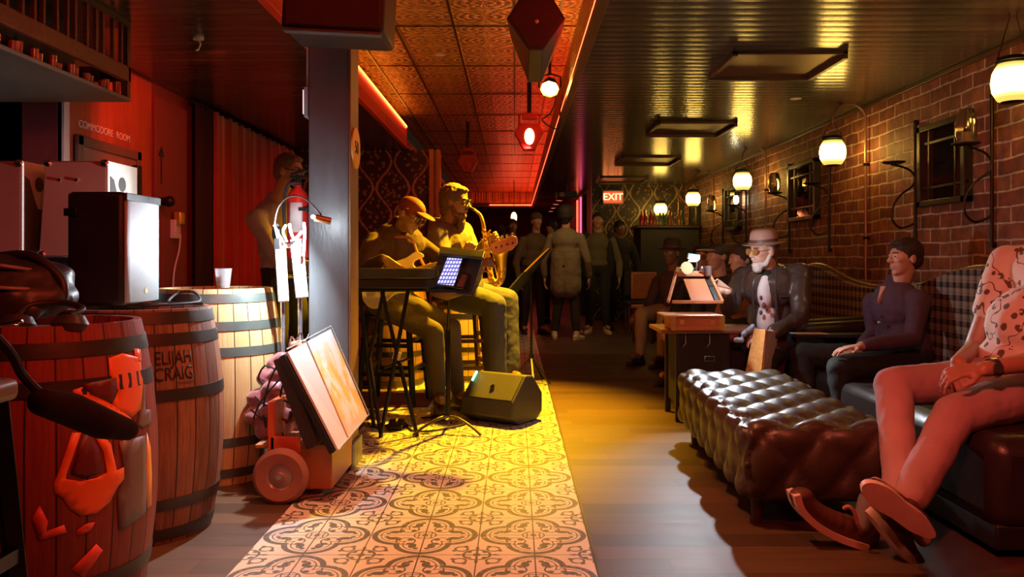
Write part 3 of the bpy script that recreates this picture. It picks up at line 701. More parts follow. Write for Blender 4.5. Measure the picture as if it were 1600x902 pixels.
# far bar counter (dark) with bottles at back right
t = thing('back_counter', 'dark tall counter under the farthest lanterns', 'counter', (2.38, 13.2, 0))
obj('cabinet', B().bb(-.42, .5, -.25, .5, 0, 1.52), M('damask_dim', (.03, .025, .02), .5), t, bevel=.01); obj('counter_top', B().bb(-.48, .5, -.32, .5, 1.52, 1.57), darkwood, t, bevel=.01)
gl = [M('amber_bottle', (.35, .13, .03), .12), M('red_bottle', (.45, .03, .03), .15), M('clear_bottle', (.7, .65, .5), .1, trans=.8), M('green_bottle', (.05, .16, .06), .12)]
for k in range(10):
    h = .20+.07*random.random(); r = .035
    o = obj('bottle', B().lathe([(0, 0), (r, 0), (r, h*.6), (r*.4, h*.75), (r*.36, h), (0, h)], n=14, caps=False), gl[[1, 1, 1, 0, 2, 3, 0, 2, 0, 3][k]], loc=(1.99+.072*k+.01*random.random(), 13.05+.1*(k % 2), 1.571))
    tag(o, ['red bottle at the left end of the back counter', 'red bottle second from the left on the back counter', 'red bottle third from the left on the back counter', 'amber bottle just right of the red bottles', 'first clear bottle on the back counter', 'green bottle left of the lantern', 'amber bottle in front of the farthest lantern', 'clear bottle right of the farthest lantern', 'amber bottle near the right end of the counter', 'green bottle at the right end of the counter'][k], 'bottle', 'bottles on the back counter')

# ------------------------------------------------------------------ barrels
def barrel_r(z, H, rb=.33, re=.275): t = z/H*2-1; return re+(rb-re)*(1-t*t)
def barrel(lab, loc, H, mat, hoopm, rb=.31, re=.262, hoops=(.02, .14, .30, .62, .78, .91), top=None, rz=0):
    t = thing('barrel', lab, 'barrel', loc, rz, group='wooden barrels')
    prof = [(0, .012), (re-.035, .012), (re-.03, 0), (re, 0)]+[(barrel_r(H*k/16, H, rb, re), H*k/16) for k in range(1, 16)]+[(re, H), (re-.022, H), (re-.03, H-.03), (0, H-.03)]
    obj('staves', B().lathe(prof, n=52, caps=False), mat, t)
    obj('head', B().lathe([(0, H-.036), (re-.03, H-.036), (re-.03, H-.026), (0, H-.026)], n=40, caps=False), top or midwood, t)
    for q in hoops:
        hh = .042; z0 = q*H; n = 4
        pr = [(barrel_r(z0+hh*k/n, H, rb, re)+.003, z0+hh*k/n) for k in range(n+1)]; pr += [(r-.004, z) for r, z in reversed(pr)]
        pr.append(pr[0])
        o = obj('hoop', B().lathe(pr, n=52, caps=False), hoopm, t)
    rv = B()
    return t
hoopm = M('dark_hoop_iron', (.07, .06, .055), .42, .75, ns=8, bump=.2)
st_old = mat_staves('aged_oak_staves', (.085, .030, .016), (.33, .14, .07))
st_paint = mat_staves('painted_staves', (.14, .018, .012), (.30, .05, .028))
st_pale = mat_staves('pale_oak_staves', (.52, .33, .13), (.74, .53, .26), r=.4)
paleh = M('grey_green_hoop', (.16, .19, .17), .4, .6)
bA = barrel('painted red and orange barrel nearest the camera at the left', (-1.39, 2.46, 0), .85, st_paint, hoopm, hoops=(.03, .14, .78, .90))
bB = barrel('dark oak barrel branded with two words, under the black speaker', (-1.445, 3.2, 0), .85, st_old, hoopm, hoops=(.02, .15, .615, .85, .94))
bC = barrel('pale yellow oak barrel with grey hoops and a plastic cup on top', (-1.44, 4.02, 0), .895, st_pale, paleh, hoops=(.04, .20, .66, .79, .93))
bE = barrel('amber lit barrel behind the saxophonist\'s stool', (-.42, 7.2, 0), .87, st_pale, hoopm)
bF = barrel('reddish brown barrel behind the bassist\'s stool', (-1.02, 6.9, 0), .85, mat_staves('brown_oak_staves', (.12, .05, .03), (.36, .18, .10)), hoopm)
obj('bung', B().cyl((0, 0, 0), (.02, 0, 0), .014), black, bC, loc=(.31*math.cos(R_(-94)), .31*math.sin(R_(-94)), .53), rot=(0, 0, R_(-94)))
def on_barrel(px, py, c, H, rb=.31, re=.262):
    "pixel ray onto the barrel's side -> (angle, z)"
    lo, hi = .5, 8; d = V(((px-VX)/FPX, 1, -(py-VY)/FPX)); Z = c[1]-rb*1.2
    for k in range(400):
        p = V((0, 0, CAM_H))+d*Z; r = math.hypot(p.x-c[0], p.y-c[1])
        if r <= barrel_r(min(max(p.z, 0), H), H, rb, re): break
        Z += .0025
    return math.atan2(p.y-c[1], p.x-c[0]), p.z
def wrap(name, bm, c, H, mat, parent, off=.002, cuts=True, label=None, rb=.31, re=.262):
    "bm holds a flat figure in (angle, z) space; subdivide and lay it on the staves"
    if cuts:
        for it in range(3):
            es_ = [e for e in bm.edges if e.calc_length() > .10]
            if es_: bmesh.ops.subdivide_edges(bm, edges=es_, cuts=1); bmesh.ops.triangulate(bm, faces=bm.faces)
    for v in bm.verts:
        a, z = v.co.x, v.co.y; r = barrel_r(z, H, rb, re)+off+v.co.z; v.co = V((r*math.cos(a), r*math.sin(a), z))
    o = obj(name, bm, mat, parent, label=label); return o
def painted(polys, c, H, mat, parent, name='painted_shape', off=.002, label=None, th=.0008):
    for pl in polys:
        q = [on_barrel(x, y, c, H) for x, y in pl]
        bm = bmesh.new(); vs = [bm.verts.new((a, z, 0)) for a, z in q]; tr = tessellate_polygon([[V((a, z, 0)) for a, z in q]])
        for t_ in tr:
            try: bm.faces.new([vs[i] for i in t_])
            except Exception: pass
        bmesh.ops.recalc_face_normals(bm, faces=bm.faces)
        o = wrap(name, bm, c, H, mat, parent, off, label=label); o.modifiers.new('t', 'SOLIDIFY').thickness = th
orange = M('orange_paint', (.85, .16, .025), .45, ns=9)
grey_p = M('grey_violet_paint', (.16, .13, .14), .45)
darkred = M('dark_red_paint', (.12, .012, .010), .5)
pinkred = M('pink_red_paint', (.80, .09, .07), .45)
cA = (-1.39, 2.46)
painted([[(112, 676), (126, 676), (104, 740), (102, 748), (125, 752), (150, 747), (166, 738), (160, 705), (146, 680), (158, 678), (172, 694), (181, 735), (192, 730), (193, 748), (182, 762), (170, 785), (150, 802), (125, 806), (108, 795), (98, 778), (84, 770), (84, 755), (92, 735)]], cA, .85, orange, bA, label='orange ring shape painted on the barrel')
painted([[(168, 560), (190, 552), (218, 560), (222, 600), (218, 640), (205, 652), (172, 636), (184, 610), (170, 590)], [(112, 610), (130, 604), (160, 622), (176, 634), (205, 654), (198, 664), (150, 650), (118, 630)], [(208, 545), (218, 545), (220, 565), (210, 566)]], cA, .85, orange, bA)
painted([[(128, 600), (180, 590), (182, 612), (172, 630), (160, 624), (140, 616)], [(110, 740), (128, 678), (140, 678), (152, 700), (160, 735), (130, 746)]], cA, .85, darkred, bA, off=.0035)
painted([[(223, 575), (226, 640), (234, 640), (236, 660), (222, 668), (212, 664), (218, 640)], [(185, 690), (226, 680), (226, 800), (185, 830), (182, 770), (194, 745)]], cA, .85, grey_p, bA)
painted([[(50, 810), (62, 790), (75, 815), (72, 830), (100, 820), (104, 832), (60, 845)], [(120, 828), (135, 818), (148, 816), (140, 830), (118, 838)], [(110, 890), (150, 850), (160, 860), (130, 902)]], cA, .85, pinkred, bA)
painted([[(228, 676), (234, 700), (235, 790), (228, 795), (226, 730)]], cA, .85, M('pale_orange_paint', (.9, .38, .08), .45), bA)
# branded words on barrel B
cB = (-1.445, 3.2); tb = text_mesh('ELIJAH\nCRAIG', .062, 0); a0, z0 = on_barrel(272, 572, cB, .85)
for v in tb.verts: v.co = V((a0+v.co.x*.82/.31, z0+v.co.y*1.1, 0))
bmesh.ops.triangulate(tb, faces=tb.faces)
obj_t = wrap('branding', tb, cB, .85, M('burnt_black', (.012, .008, .006), .8), bB, .0025, cuts=False); obj_t.modifiers.new('t', 'SOLIDIFY').thickness = .001
a1, z1 = on_barrel(290, 598, cB, .85); tb = text_mesh('WHISKEY', .016, 0)
for v in tb.verts: v.co = V((a1+v.co.x/.31, z1+v.co.y, 0))
obj_t = wrap('branding', tb, cB, .85, M('burnt_black'), bB, .0025, cuts=False)

# things on and round the barrels
def pa_speaker(lab, loc, rz, sx, sy, sz, front_m, body_m, name='loudspeaker', face=None):
    t = thing(name, lab, 'loudspeaker', loc, rz)
    obj('cabinet', B().bb(-sx, 0, -sy/2, sy/2, 0, sz), body_m, t, bevel=.018)
    gr = B(); vs = []; n = 10
    for k in range(n+1):
        y = -sy/2+.01+(sy-.02)*k/n; x = .004+.022*math.sin(PI*k/n)
        vs += [(x, y, .01), (x, y, sz-.035)]
    gr.add(vs, [(2*k, 2*k+2, 2*k+3, 2*k+1) for k in range(n)])
    g = obj('grille', gr, front_m, t); g.modifiers.new('t', 'SOLIDIFY').thickness = .006
    obj('top_band', B().bb(-.004, .012, -sy/2+.006, sy/2-.006, sz-.035, sz-.004), M('satin_black_plastic', (.05, .055, .06), .3), t, bevel=.003)
    return t
grille_m = M('lamplit_grille_cloth', (.45, .48, .50), .55, .1, ns=160, bump=.5)  # black grille coloured pale blue-grey to paint in the clip lamp's light
t = pa_speaker('black loudspeaker standing upright on the branded barrel', (-1.505, 3.36, .853), 0, .22, .32, .44, grille_m, M('matte_black_cabinet', (.012, .010, .011), .5))
obj('badge', B().lathe([(0, 0), (.013, 0), (.013, .004), (0, .004)], (.024, -.02, .055), (1, 0, 0), 20, False), M('chrome', (.8, .8, .85), .15, 1), t)
obj('handle', B().box((-.20, -.165, .36), (.05, .012, .03)), blackmet, t, bevel=.003)
case_m = M('tan_red_vinyl', (.42, .13, .09), .45, ns=3); white_m = M('white_laminate', (.80, .78, .68), .4)
tb_ = thing('equipment_table', 'black table holding the two tan speaker cases behind the barrels', 'table', (-2.45, 4.1, 0))
obj('table_top', B().bb(-.9, .62, -.3, .35, .82, .86), black, tb_, bevel=.005)
for x in (-.86, .58):
    for y in (-.26, .30): obj('leg', B().box((x, y, .41), (.04, .04, .82)), black, tb_)
for k, (x, lab) in enumerate([(-1.917, 'tan vinyl covered speaker case with white cut-out side, behind the black speaker'), (-2.32, 'tan vinyl covered speaker case at the left edge of the picture')]):
    t = thing('speaker_case', lab, 'speaker case', (x, 4.06, 1.045)); w_ = .32; h = .45
    tr = [(-w_, 0), (0, 0), (0, h), (-w_+.03, h)]
    obj('cabinet', B().prism(tr, (0, 0, 0), (1, 0, 0), (0, 0, 1), .30), case_m, t, smooth=False, bevel=.006)
    sd = obj('side_plate', B().bb(0, .008, -.15, .15, 0, h), white_m, t, bevel=.002)
    obj('cutout', B().lathe([(0, 0), (.035, 0), (.035, .003), (0, .003)], (.0085, -.015, h-.10), (1, 0, 0), 24, False), M('grey_cutout', (.12, .12, .11), .6), sd)
    obj('cutout', B().prism([(-.135, 0), (-.135, h-.07), (-.10, h-.085), (-.06, h-.17), (-.03, h-.22), (.03, h-.22), (.08, h-.15), (.13, h-.14), (.13, 0)], (.010, 0, 0), (0, 1, 0), (0, 0, 1), .003), M('grey_cutout'), sd, smooth=False)
    for cx_, cz_ in ((-w_+.04, h-.012), (-.012, h-.012), (-w_+.012, .012), (-.012, .012)):
        obj('corner_cap', B().ball((cx_, -.147, cz_), (.022, .012, .02), n=10, m=6), M('polished_corner', (.8, .3, .25), .2, 1), t)
    for cx_ in (-.22, -.14): obj('screw', B().cyl((cx_, -.15, h-.09), (cx_, -.156, h-.09), .007), M('chrome'), t)
am = M('blue_grey_amp', (.15, .17, .19), .4)
t = thing('amplifier', 'blue-grey amplifier rack under the tan speaker cases', 'amplifier', (-2.2, 4.05, .86))
obj('case', B().bb(-.6, .28, -.15, .2, 0, .165), am, t, bevel=.01); obj('lip', B().bb(-.6, .29, -.16, -.15, .15, .183), M('chrome'), t, bevel=.002)
# gig bag on barrel A
bag = thing('gear_bag', 'black gear bag with piping on the painted barrel', 'bag', (-1.53, 2.5, .85))
leath = mat_leather('black_bag_cloth', (.035, .035, .038), .4)
b = B().ball((-.05, 0, .10), (.25, .16, .10)).ball((-.16, .02, .13), (.20, .15, .085)).ball((.06, -.02, .07), (.16, .14, .07)).ball((.02, .02, .14), (.17, .13, .045)).cap((-.24, -.10, .04), (.14, -.11, .035), .035)
blob('body', b, leath, bag, .012, .012, .06)
obj('piping', B().tube(spline([(-.30, -.13, .10), (-.1, -.168, .115), (.09, -.155, .10), (.185, -.05, .09)]), .006).tube(spline([(-.30, -.11, .17), (-.1, -.14, .19), (.08, -.12, .16), (.15, .0, .14)]), .006), M('grey_piping', (.25, .25, .26), .4), bag)
obj('strap', B().tube(spline([(-.02, 0, .19), (.10, -.03, .19), (.19, -.04, .12), (.20, -.05, .05)]), .014), black, bag)
t = thing('headphones', 'black headphones lying at the front of the painted barrel top', 'headphones', (-1.26, 2.30, .83))
obj('ear_cup', B().lathe([(0, 0), (.045, 0), (.05, .02), (.035, .045), (0, .05)], (0.03, 0, .0), (0, .2, 1), 20, False), leath, t)
obj('ear_cup', B().lathe([(0, 0), (.045, 0), (.05, .02), (.035, .045), (0, .05)], (-.13, .02, .0), (0, .2, 1), 20, False), leath, t)
obj('band', B().tube(spline([(-.13, .02, .04), (-.12, .07, .07), (-.04, .10, .075), (.03, .07, .06), (.03, .0, .045)]), .009), black, t)
t = thing('cable_clamp', 'small chromed clamp lying on the painted barrel', 'clamp', (-1.20, 2.34, .86)); t.location = (-1.36, 2.24, .835)
obj('jaw', B().box((0, 0, .012), (.045, .025, .02), (0, 0, .4)).cyl((-.02, 0, .02), (.03, .01, .03), .006), M('chrome'), t, bevel=.002)
# plastic cup on the pale barrel
t = thing('plastic_cup', 'clear plastic cup on the pale barrel', 'cup', P(349, 453, 3.92)-V((0, 0, -.005))); t.location.z = .897
cupm = NT('clear_plastic'); cupm.color((.9, .9, .95)); cupm.rough(cupm.m('ADD', .08, cupm.m('MULTIPLY', cupm.noise(cupm.coord(), 30), .08))); cupm.b.inputs['Transmission Weight'].default_value = .8; cupm.b.inputs['IOR'].default_value = 1.25; cupm = cupm.mat
obj('cup_wall', B().lathe([(0, .0), (.027, 0), (.030, .01), (.039, .088), (.041, .092), (.038, .090), (.029, .012), (0, .006)], n=28, caps=False), cupm, t)
obj('drink', B().lathe([(0, .008), (.0275, .008), (.0315, .035), (0, .035)], n=24, caps=False), M('pink_drink', (.6, .2, .15), .1, trans=.6), t)
cab = tag(obj('cable', B().tube(spline([(-1.42, 3.05, .862), (-1.33, 3.02, .862), (-1.26, 3.1, .865), (-1.22, 3.22, .87), (-1.27, 3.3, .90), (-1.33, 3.3, .90), (-1.34, 3.22, .87), (-1.28, 3.15, .865), (-1.2, 3.2, .862)]), .005, 8), M('rubber')), 'black cable coiled on the branded barrel', 'cable')
tag(obj('cable', B().tube(spline([(-2.53, 6.3, 1.22), (-2.50, 6.2, 1.1), (-2.50, 6.1, .9), (-2.5, 6.1, .5)]), .006, 8), M('white_plastic')), 'thin white cable hanging from the socket on the red door', 'cable')
t = thing('wall_socket', 'brass and white plug box at the edge of the red door', 'socket', (-2.55, 6.25, 1.26))
obj('box', B().box((0, 0, 0), (.05, .10, .14)), M('white_plastic'), t, bevel=.006); obj('plug', B().box((.03, 0, .08), (.06, .08, .10)), brass, t, bevel=.01)

# bar stool cut by the left edge
def stool(lab, loc, rz, H, seat=.36, back=False, mat=None, seatm=None, group=None):
    t = thing('bar_stool', lab, 'stool', loc, rz, group=group); m_ = mat or darkwood; h = seat/2
    obj('seat', B().box((0, 0, H-.02), (seat, seat, .045)), seatm or m_, t, bevel=.015)
    for sx in (-1, 1):
        for sy in (-1, 1):
            obj('leg', B().beam((sx*(h+.02), sy*(h+.02), 0), (sx*(h-.03), sy*(h-.03), H-.03), .034, .034), m_, t, bevel=.003)
    k = h+.005
    for z, e in ((.22, 0), (.42, -.01)):
        q = k+e
        obj('foot_rail', B().beam((-q, -q, z), (q, -q, z), .022, .028), m_, t); obj('foot_rail', B().beam((-q, q, z), (q, q, z), .022, .028), m_, t)
        obj('foot_rail', B().beam((-q, -q, z+.04), (-q, q, z+.04), .022, .028), m_, t); obj('foot_rail', B().beam((q, -q, z+.04), (q, q, z+.04), .022, .028), m_, t)
    return t
stool('black bar stool with pale seat edge, cut by the left edge', (-1.16, 1.42, 0), 0, .80, .40, mat=blackmet, seatm=M('olive_vinyl', (.22, .19, .14), .35))
# padded paddle on a gooseneck
t = thing('boom_microphone', 'long dark padded boom microphone drooping in front of the painted barrel', 'microphone', (-1.25, .95, 0))
def rel(p, o): return V(p)-V(o.location)
wp = [(-1.25, .95, 1.32), (-1.12, 1.15, 1.22), (-1.0, 1.34, 1.05), P(0, 533, 1.45), P(34, 585, 1.48), P(64, 615, 1.5), P(90, 630, 1.52)]
obj('boom_arm', B().tube([rel(p, t) for p in spline(wp)], .0085, 8), black, t)
pw = [rel(P(66, 628, 1.5), t), rel(P(110, 640, 1.56), t), rel(P(160, 662, 1.62), t), rel(P(200, 672, 1.68), t)]
b = B(); b.cap(pw[0], pw[1], .026, .032).cap(pw[1], pw[2], .032, .031).cap(pw[2], pw[3], .031, .022)
blob('foam_cover', b, M('dark_foam', (.02, .010, .009), .95, ns=60, bump=.4), t, .006)
obj('stand_pole', B().cyl((0, 0, 0), (0, 0, 1.33), .014), blackmet, t); obj('base', B().lathe([(0, 0), (.14, 0), (.14, .015), (.03, .03), (0, .03)], n=28, caps=False), blackmet, t)

# hanging bottle rack top left
t = thing('hanging_rack', 'dark wooden slatted rack hung from the ceiling at the top left', 'rack', (-2.9, 3.4, HC))
X1 = .845; Y1 = 1.06; Y0 = -1.0
obj('bottom_shelf', B().bb(-.6, X1, Y0, Y1, -.425, -.405), M('grey_brown_board', (.17, .13, .10), .5), t, bevel=.004)
obj('rail', B().bb(X1-.03, X1, Y0, Y1, -.32, -.24).bb(-.6, X1, Y1-.03, Y1, -.32, -.24), wood('red_brown_rail', (.10, .03, .015), (.22, .07, .035), .4), t, bevel=.004)
obj('top_plate', B().bb(-.6, X1, Y0, Y1, -.03, 0), darkwood, t)
for k in range(22):
    y = Y1-.02-k*.088+(.02 if k % 3 else 0)
    if k in (0,): w_ = .03
    else: w_ = .018
    obj('slat', B().box((X1-.015, y, -.14), (.018, w_, .22)), M('red_brown_rail'), t)
for (x, y) in ((X1-.02, Y1-.02), (X1-.02, Y0+.02), (-.55, Y1-.02)): obj('corner_post', B().box((x, y, -.21), (.035, .035, .40)), darkwood, t)
obj('inner_panel', B().bb(X1-.30, X1-.28, Y0, Y1-.04, -.4, -.03), black, t)
for k in range(24):
    h = .045+.03*random.random(); y = 4.40-k*.075-.02*random.random()
    o = obj('shot_glass', B().lathe([(0, 0), (.016, 0), (.02, h), (.018, h), (.014, .004), (0, .004)], n=12, caps=False), M('red_lit_glass', (.5, .12, .06), .12, trans=.4), loc=(-2.9+X1-.05-.02*(k % 2), y, HC-.405))  # red room light is put into the glass colour
    tag(o, 'small glass in the row along the lower shelf of the hanging rack', 'glass', 'glasses on the hanging rack')

# ------------------------------------------------------------------ hand truck with its load
o0 = V((-1.0, 3.75, 0))
t = thing('hand_truck', 'orange based hand truck with grey wheels and white topped handle', 'hand truck', o0)
tor = M('orange_red_wood', (.50, .15, .05), .45, ns=5); silv = M('silver_tube', (.7, .7, .75), .25, .9)
def L(p): return V(p)-o0
obj('base_box', B().bb(-.06, .21, -.15, .30, .035, .215), tor, t, bevel=.006)
obj('base_lid', B().bb(-.12, .20, -.16, .25, .215, .232), wood('tan_lid', (.30, .11, .04), (.5, .22, .09), .5), t, bevel=.003)
for sgn, y in ((1, -.23), (1, .27)):
    wc = L(P(437, 748, 3.5)); wc = V((wc.x, y, .115))
    w_ = obj('wheel', B().lathe([(.055, -.022), (.10, -.030), (.115, -.018), (.118, 0), (.115, .018), (.10, .030), (.055, .022)], wc, (0, 1, 0), 36, False), M('worn_rubber', (.30, .12, .09), .75), t)
    obj('hub', B().lathe([(0, -.03), (.018, -.032), (.02, -.018), (.05, -.014), (.058, -.022), (.06, 0), (.058, .022), (.05, .014), (.02, .018), (.018, .032), (0, .03)], wc, (0, 1, 0), 28, False), M('grey_pink_metal', (.45, .30, .30), .4, .7), w_)
    obj('bolt', B().cyl(wc+V((0, -.034, 0)), wc+V((0, -.02, 0)), .01, n=6), M('chrome'), w_)
obj('axle', B().cyl((wc.x, -.25, .115), (wc.x, .29, .115), .009), steel, t)
for px, ptop, pbot in ((441, 380, 700), (468, 375, 700)):
    obj('upright', B().tube([L(P(px, ptop, 3.93)), L(P(px+1, 560, 3.93)), L(P(px+3, pbot, 3.90))], .0105), silv, t)
wpl = M('white_plastic_sleeve', (.88, .88, .9), .45)
obj('sleeve', B().beam(L(P(437, 374, 3.91)), L(P(443, 472, 3.91)), .05, .022, (0, 1, 0)), wpl, t, bevel=.006)
obj('sleeve', B().beam(L(P(463, 374, 3.91)), L(P(472, 466, 3.91)), .058, .022, (0, 1, 0)), wpl, t, bevel=.006)
obj('crossbar', B().beam(L(P(436, 384, 3.92)), L(P(466, 384, 3.92)), .03, .022), wpl, t, bevel=.004).data
obj('toe_bracket', B().bb(-.05, .08, -.18, -.165, .20, .27).bb(-.06, -.03, -.18, .2, .20, .42), M('orange_bracket', (.6, .10, .03), .4), t, bevel=.004)
ob2 = B()
for a, b_, c_ in (((428, 352), (436, 368), (441, 374)), ((447, 352), (442, 362), (448, 378)), ((452, 350), (455, 365), (460, 376)), ((472, 362), (463, 372), (458, 376)), ((475, 348), (476, 368), (474, 400))):
    ob2.tube(spline([L(P(*a, 3.88)), L(P(*b_, 3.87)), L(P(*c_, 3.88))], 5), .0065, 8)
obj('bungee_ends', ob2, M('white_cord', (.85, .87, .95), .5), t, kind='stuff')
obj('black_grip', B().ball(L(P(432, 364, 3.92)), (.022, .02, .045)), black, t)
# clip light
o1 = P(434, 378, 3.86)
t = thing('clip_lamp', 'gooseneck clip lamp arching over from the hand truck handle', 'lamp', o1)
gp = [P(434, 378, 3.86), P(429, 352, 3.86), P(434, 326, 3.85), P(447, 310, 3.84), P(463, 306, 3.83), P(480, 313, 3.82), P(495, 328, 3.81), P(502, 336, 3.80)]
obj('gooseneck', B().tube([p-o1 for p in spline(gp)], .0045, 8), steel, t)
obj('lamp_head', B().cyl(P(492, 340, 3.79)-o1, P(517, 346, 3.81)-o1, .0165, .0165, 14), M('brown_copper', (.40, .22, .10), .35, .7), t, bevel=.003)
obj('bulb', B().ball(P(489, 339, 3.785)-o1, .009), glow('white_led', (.85, .93, 1), 60), t)
obj('clip', B().box((0, 0, -.01), (.03, .03, .05)), black, t, bevel=.003)
# leaning painted board in clear sleeve
def quad_slab(name, q, th, mat, parent, o_, bevel=0, **k):
    q = [V(p)-V(o_) for p in q]; nn = (q[1]-q[0]).cross(q[3]-q[0]).normalized(); vs = [p-nn*th/2 for p in q]+[p+nn*th/2 for p in q]
    return obj(name, B().add(vs, [(0, 1, 2, 3), (7, 6, 5, 4)]+[(i, i+4, (i+1) % 4+4, (i+1) % 4) for i in range(4)]), mat, parent, smooth=False, bevel=bevel, **k)
TL, TR, BR, BL = P(448, 551, 3.50), P(515.5, 515, 3.86), P(573, 650, 3.82), P(527, 704, 3.46)
def lerp(a, b, f): return V(a)+(V(b)-V(a))*f
o2 = P(527, 704, 3.5)
t = thing('painted_board', 'two panel painted board in a clear sleeve leaning on the hand truck', 'board', o2)
paint = NT('loose_painting'); oo = paint.coord(); f1 = paint.noise(paint.scale(oo, (6, 6, 2.2)), 2.6, 5, .6); f2 = paint.noise(oo, 14, 4)
zc = paint.xyz(oo)[2]
pc = paint.mix(paint.ramp(f1, .42, .56), (.78, .74, .72), (.80, .52, .16)); pc = paint.mix(paint.ramp(paint.m('ADD', zc, paint.m('MULTIPLY', f2, .2)), .42, .56), pc, (.42, .62, .74))
pc = paint.mix(paint.ramp(paint.m('ADD', zc, paint.m('MULTIPLY', f2, .25)), .28, .16), pc, (.66, .50, .48)); paint.color(pc); paint.rough(paint.m('ADD', .35, paint.m('MULTIPLY', f2, .2))); paint = paint.mat
m1a, m1b = lerp(TL, TR, .43), lerp(BL, BR, .33)
quad_slab('panel', [TL, lerp(TL, TR, .40), lerp(BL, BR, .30), BL], .012, M('pale_pinkish_paper', (.72, .66, .68), .4, ns=3), t, o2, .002)
quad_slab('panel', [m1a, TR, BR, m1b], .012, paint, t, o2, .002)
off = (TR-TL).cross(BL-TL).normalized(); off = off if off.x < 0 else -off
quad_slab('backing', [lerp(TL, TR, -.02)+off*.025, lerp(TR, TL, -.02)+off*.025, lerp(BR, BL, -.02)+off*.025, lerp(BL, BR, -.02)+off*.025], .03, black, t, o2, .003)
up_ = (TL-BL).normalized(); rt_ = (TR-TL).normalized(); out_ = -off
sl = obj('clear_sleeve', B().tube([p-o2+out_*.008 for p in (TL-rt_*.0+up_*.012, TR+up_*.012+rt_*.01, BR+rt_*.01, BL)], .003, 6), M('clear_edge', (.7, .8, .85), .12, trans=.6), t)
# folded black case behind the board
o3 = P(470, 690, 3.7)
t = thing('folded_easel_case', 'dark folded case standing between bundle and board on the hand truck', 'case', o3)
q = [TL+V((-.02, .05, -.01)), TR+V((-.03, .02, -.03)), BR+V((-.10, 0, .0)), BL+V((-.09, .06, .01))]
quad_slab('body', [p+off*.04 for p in q], .07, M('dark_brown_cloth', (.05, .03, .025), .8), t, o3, .01)
for k in range(3):
    a = lerp(q[0], q[1], .2+.25*k)+off*.085; b_ = lerp(q[3], q[2], .2+.25*k)+off*.085
    obj('strut', B().tube([a-o3, b_-o3], .009), M('olive_strap', (.16, .12, .07), .6), t)
# bungeed bundle
o4 = P(415, 690, 3.78); t = thing('wrapped_bundle', 'maroon cloth bundle strapped with black cords behind the wheel', 'bundle', o4)
b = B()
for px, py, Z, r in ((418, 672, 3.74, .06), (400, 650, 3.76, .055), (425, 640, 3.74, .06), (405, 622, 3.78, .055), (428, 610, 3.76, .055), (418, 590, 3.8, .05), (436, 585, 3.78, .045), (440, 560, 3.82, .04), (430, 568, 3.82, .04), (446, 600, 3.8, .05), (445, 650, 3.78, .055)): b.ball(P(px, py, Z)-o4, (r, r, r*.8))
blob('cloth', b, M('maroon_nylon', (.30, .09, .10), .4, ns=8, sheen=.3), t, .009, .02, .05)
cb = B()
for pts in (((396, 655), (405, 632), (420, 612), (440, 590)), ((392, 640), (412, 655), (432, 650), (450, 660)), ((398, 620), (418, 634), (438, 625), (452, 630)), ((436, 565), (420, 600), (412, 640), (418, 682)), ((448, 575), (438, 620), (436, 655), (445, 690)), ((412, 600), (404, 590), (414, 572), (432, 578))):
    cb.tube(spline([P(x, y, 3.695)-o4 for x, y in pts], 6), .0045, 6)
obj('cords', cb, black, t, kind='stuff')
t = thing('crown_wire', 'bent wire hooks sticking up behind the board', 'wire', P(470, 530, 3.85)); o5 = V(t.location)
obj('wire', B().tube([p-o5 for p in spline([P(452, 545, 3.83), P(455, 527, 3.83), P(462, 532, 3.83), P(470, 520, 3.84), (P(475, 535, 3.84)), P(484, 522, 3.86)])], .004, 6), M('chrome'), t)
obj('brown_paper', B().ball(P(468, 540, 3.86)-o5, (.05, .03, .025)), M('brown_bag_paper', (.4, .2, .1), .7), t)

# ------------------------------------------------------------------ band gear
rug = tag(obj('rug', B().bb(-1.25, -.60, 5.78, 6.35, .004, .014), M('red_rug', (.10, .012, .01), .95, ns=30), smooth=False), 'red rug under the bassist\'s stool', 'rug')
# keyboard
o6 = V((-.9, 4.9, .865)); t = thing('keyboard', 'black stage keyboard on a folding stand beside the pillar', 'keyboard', o6)
obj('body', B().bb(-.50, .46, -.14, .16, 0, .055).bb(-.50, .46, .05, .16, .055, .075), M('matte_black_cabinet'), t, bevel=.006)
kb = obj('white_keys', B().bb(-.46, .24, -.13, .03, .056, .066), M('ivory', (.75, .65, .5), .35), t, bevel=.002)
bk = B()
for k in range(32):
    if k % 7 not in (2, 6): bk.box((-.445+k*.0215, -.02, .072), (.011, .09, .012))
obj('black_keys', bk, black, kb, kind='stuff')
obj('mixer_box', B().bb(.0, .45, -.15, -.02, .058, .115), M('satin_black_plastic'), t, bevel=.005)
obj('knob_panel', B().bb(-.40, .40, .06, .15, .075, .079), M('grey_panel', (.2, .16, .12), .4), t)
o7 = V((-.75, 4.9, 0)); t = thing('keyboard_stand', 'black crossed leg stand under the keyboard', 'stand', o7)
def T(a, b_, r=.012, nm='leg'): return obj(nm, B().cyl(V(a)-o7, V(b_)-o7, r, n=10), blackmet, t)
T(P(638, 452, 4.86), P(594, 686, 4.80)); T(P(596, 452, 4.86), P(652, 682, 4.84)); T(P(600, 452, 5.02), P(577, 560, 5.0)); T(P(577, 560, 5.0), P(596, 686, 4.80)); T(P(562, 452, 5.02), P(584, 668, 5.10)); T(P(640, 560, 4.9), P(600, 575, 4.9), .008, 'brace')
T(P(583, 693, 4.74), P(668, 681, 4.90), .016, 'foot_bar'); T(P(575, 672, 5.1), P(640, 668, 5.1), .016, 'foot_bar'); T(P(560, 453, 4.86), P(668, 453, 4.86), .012, 'top_bar'); T(P(562, 452, 5.02), P(660, 452, 5.02), .012, 'top_bar')
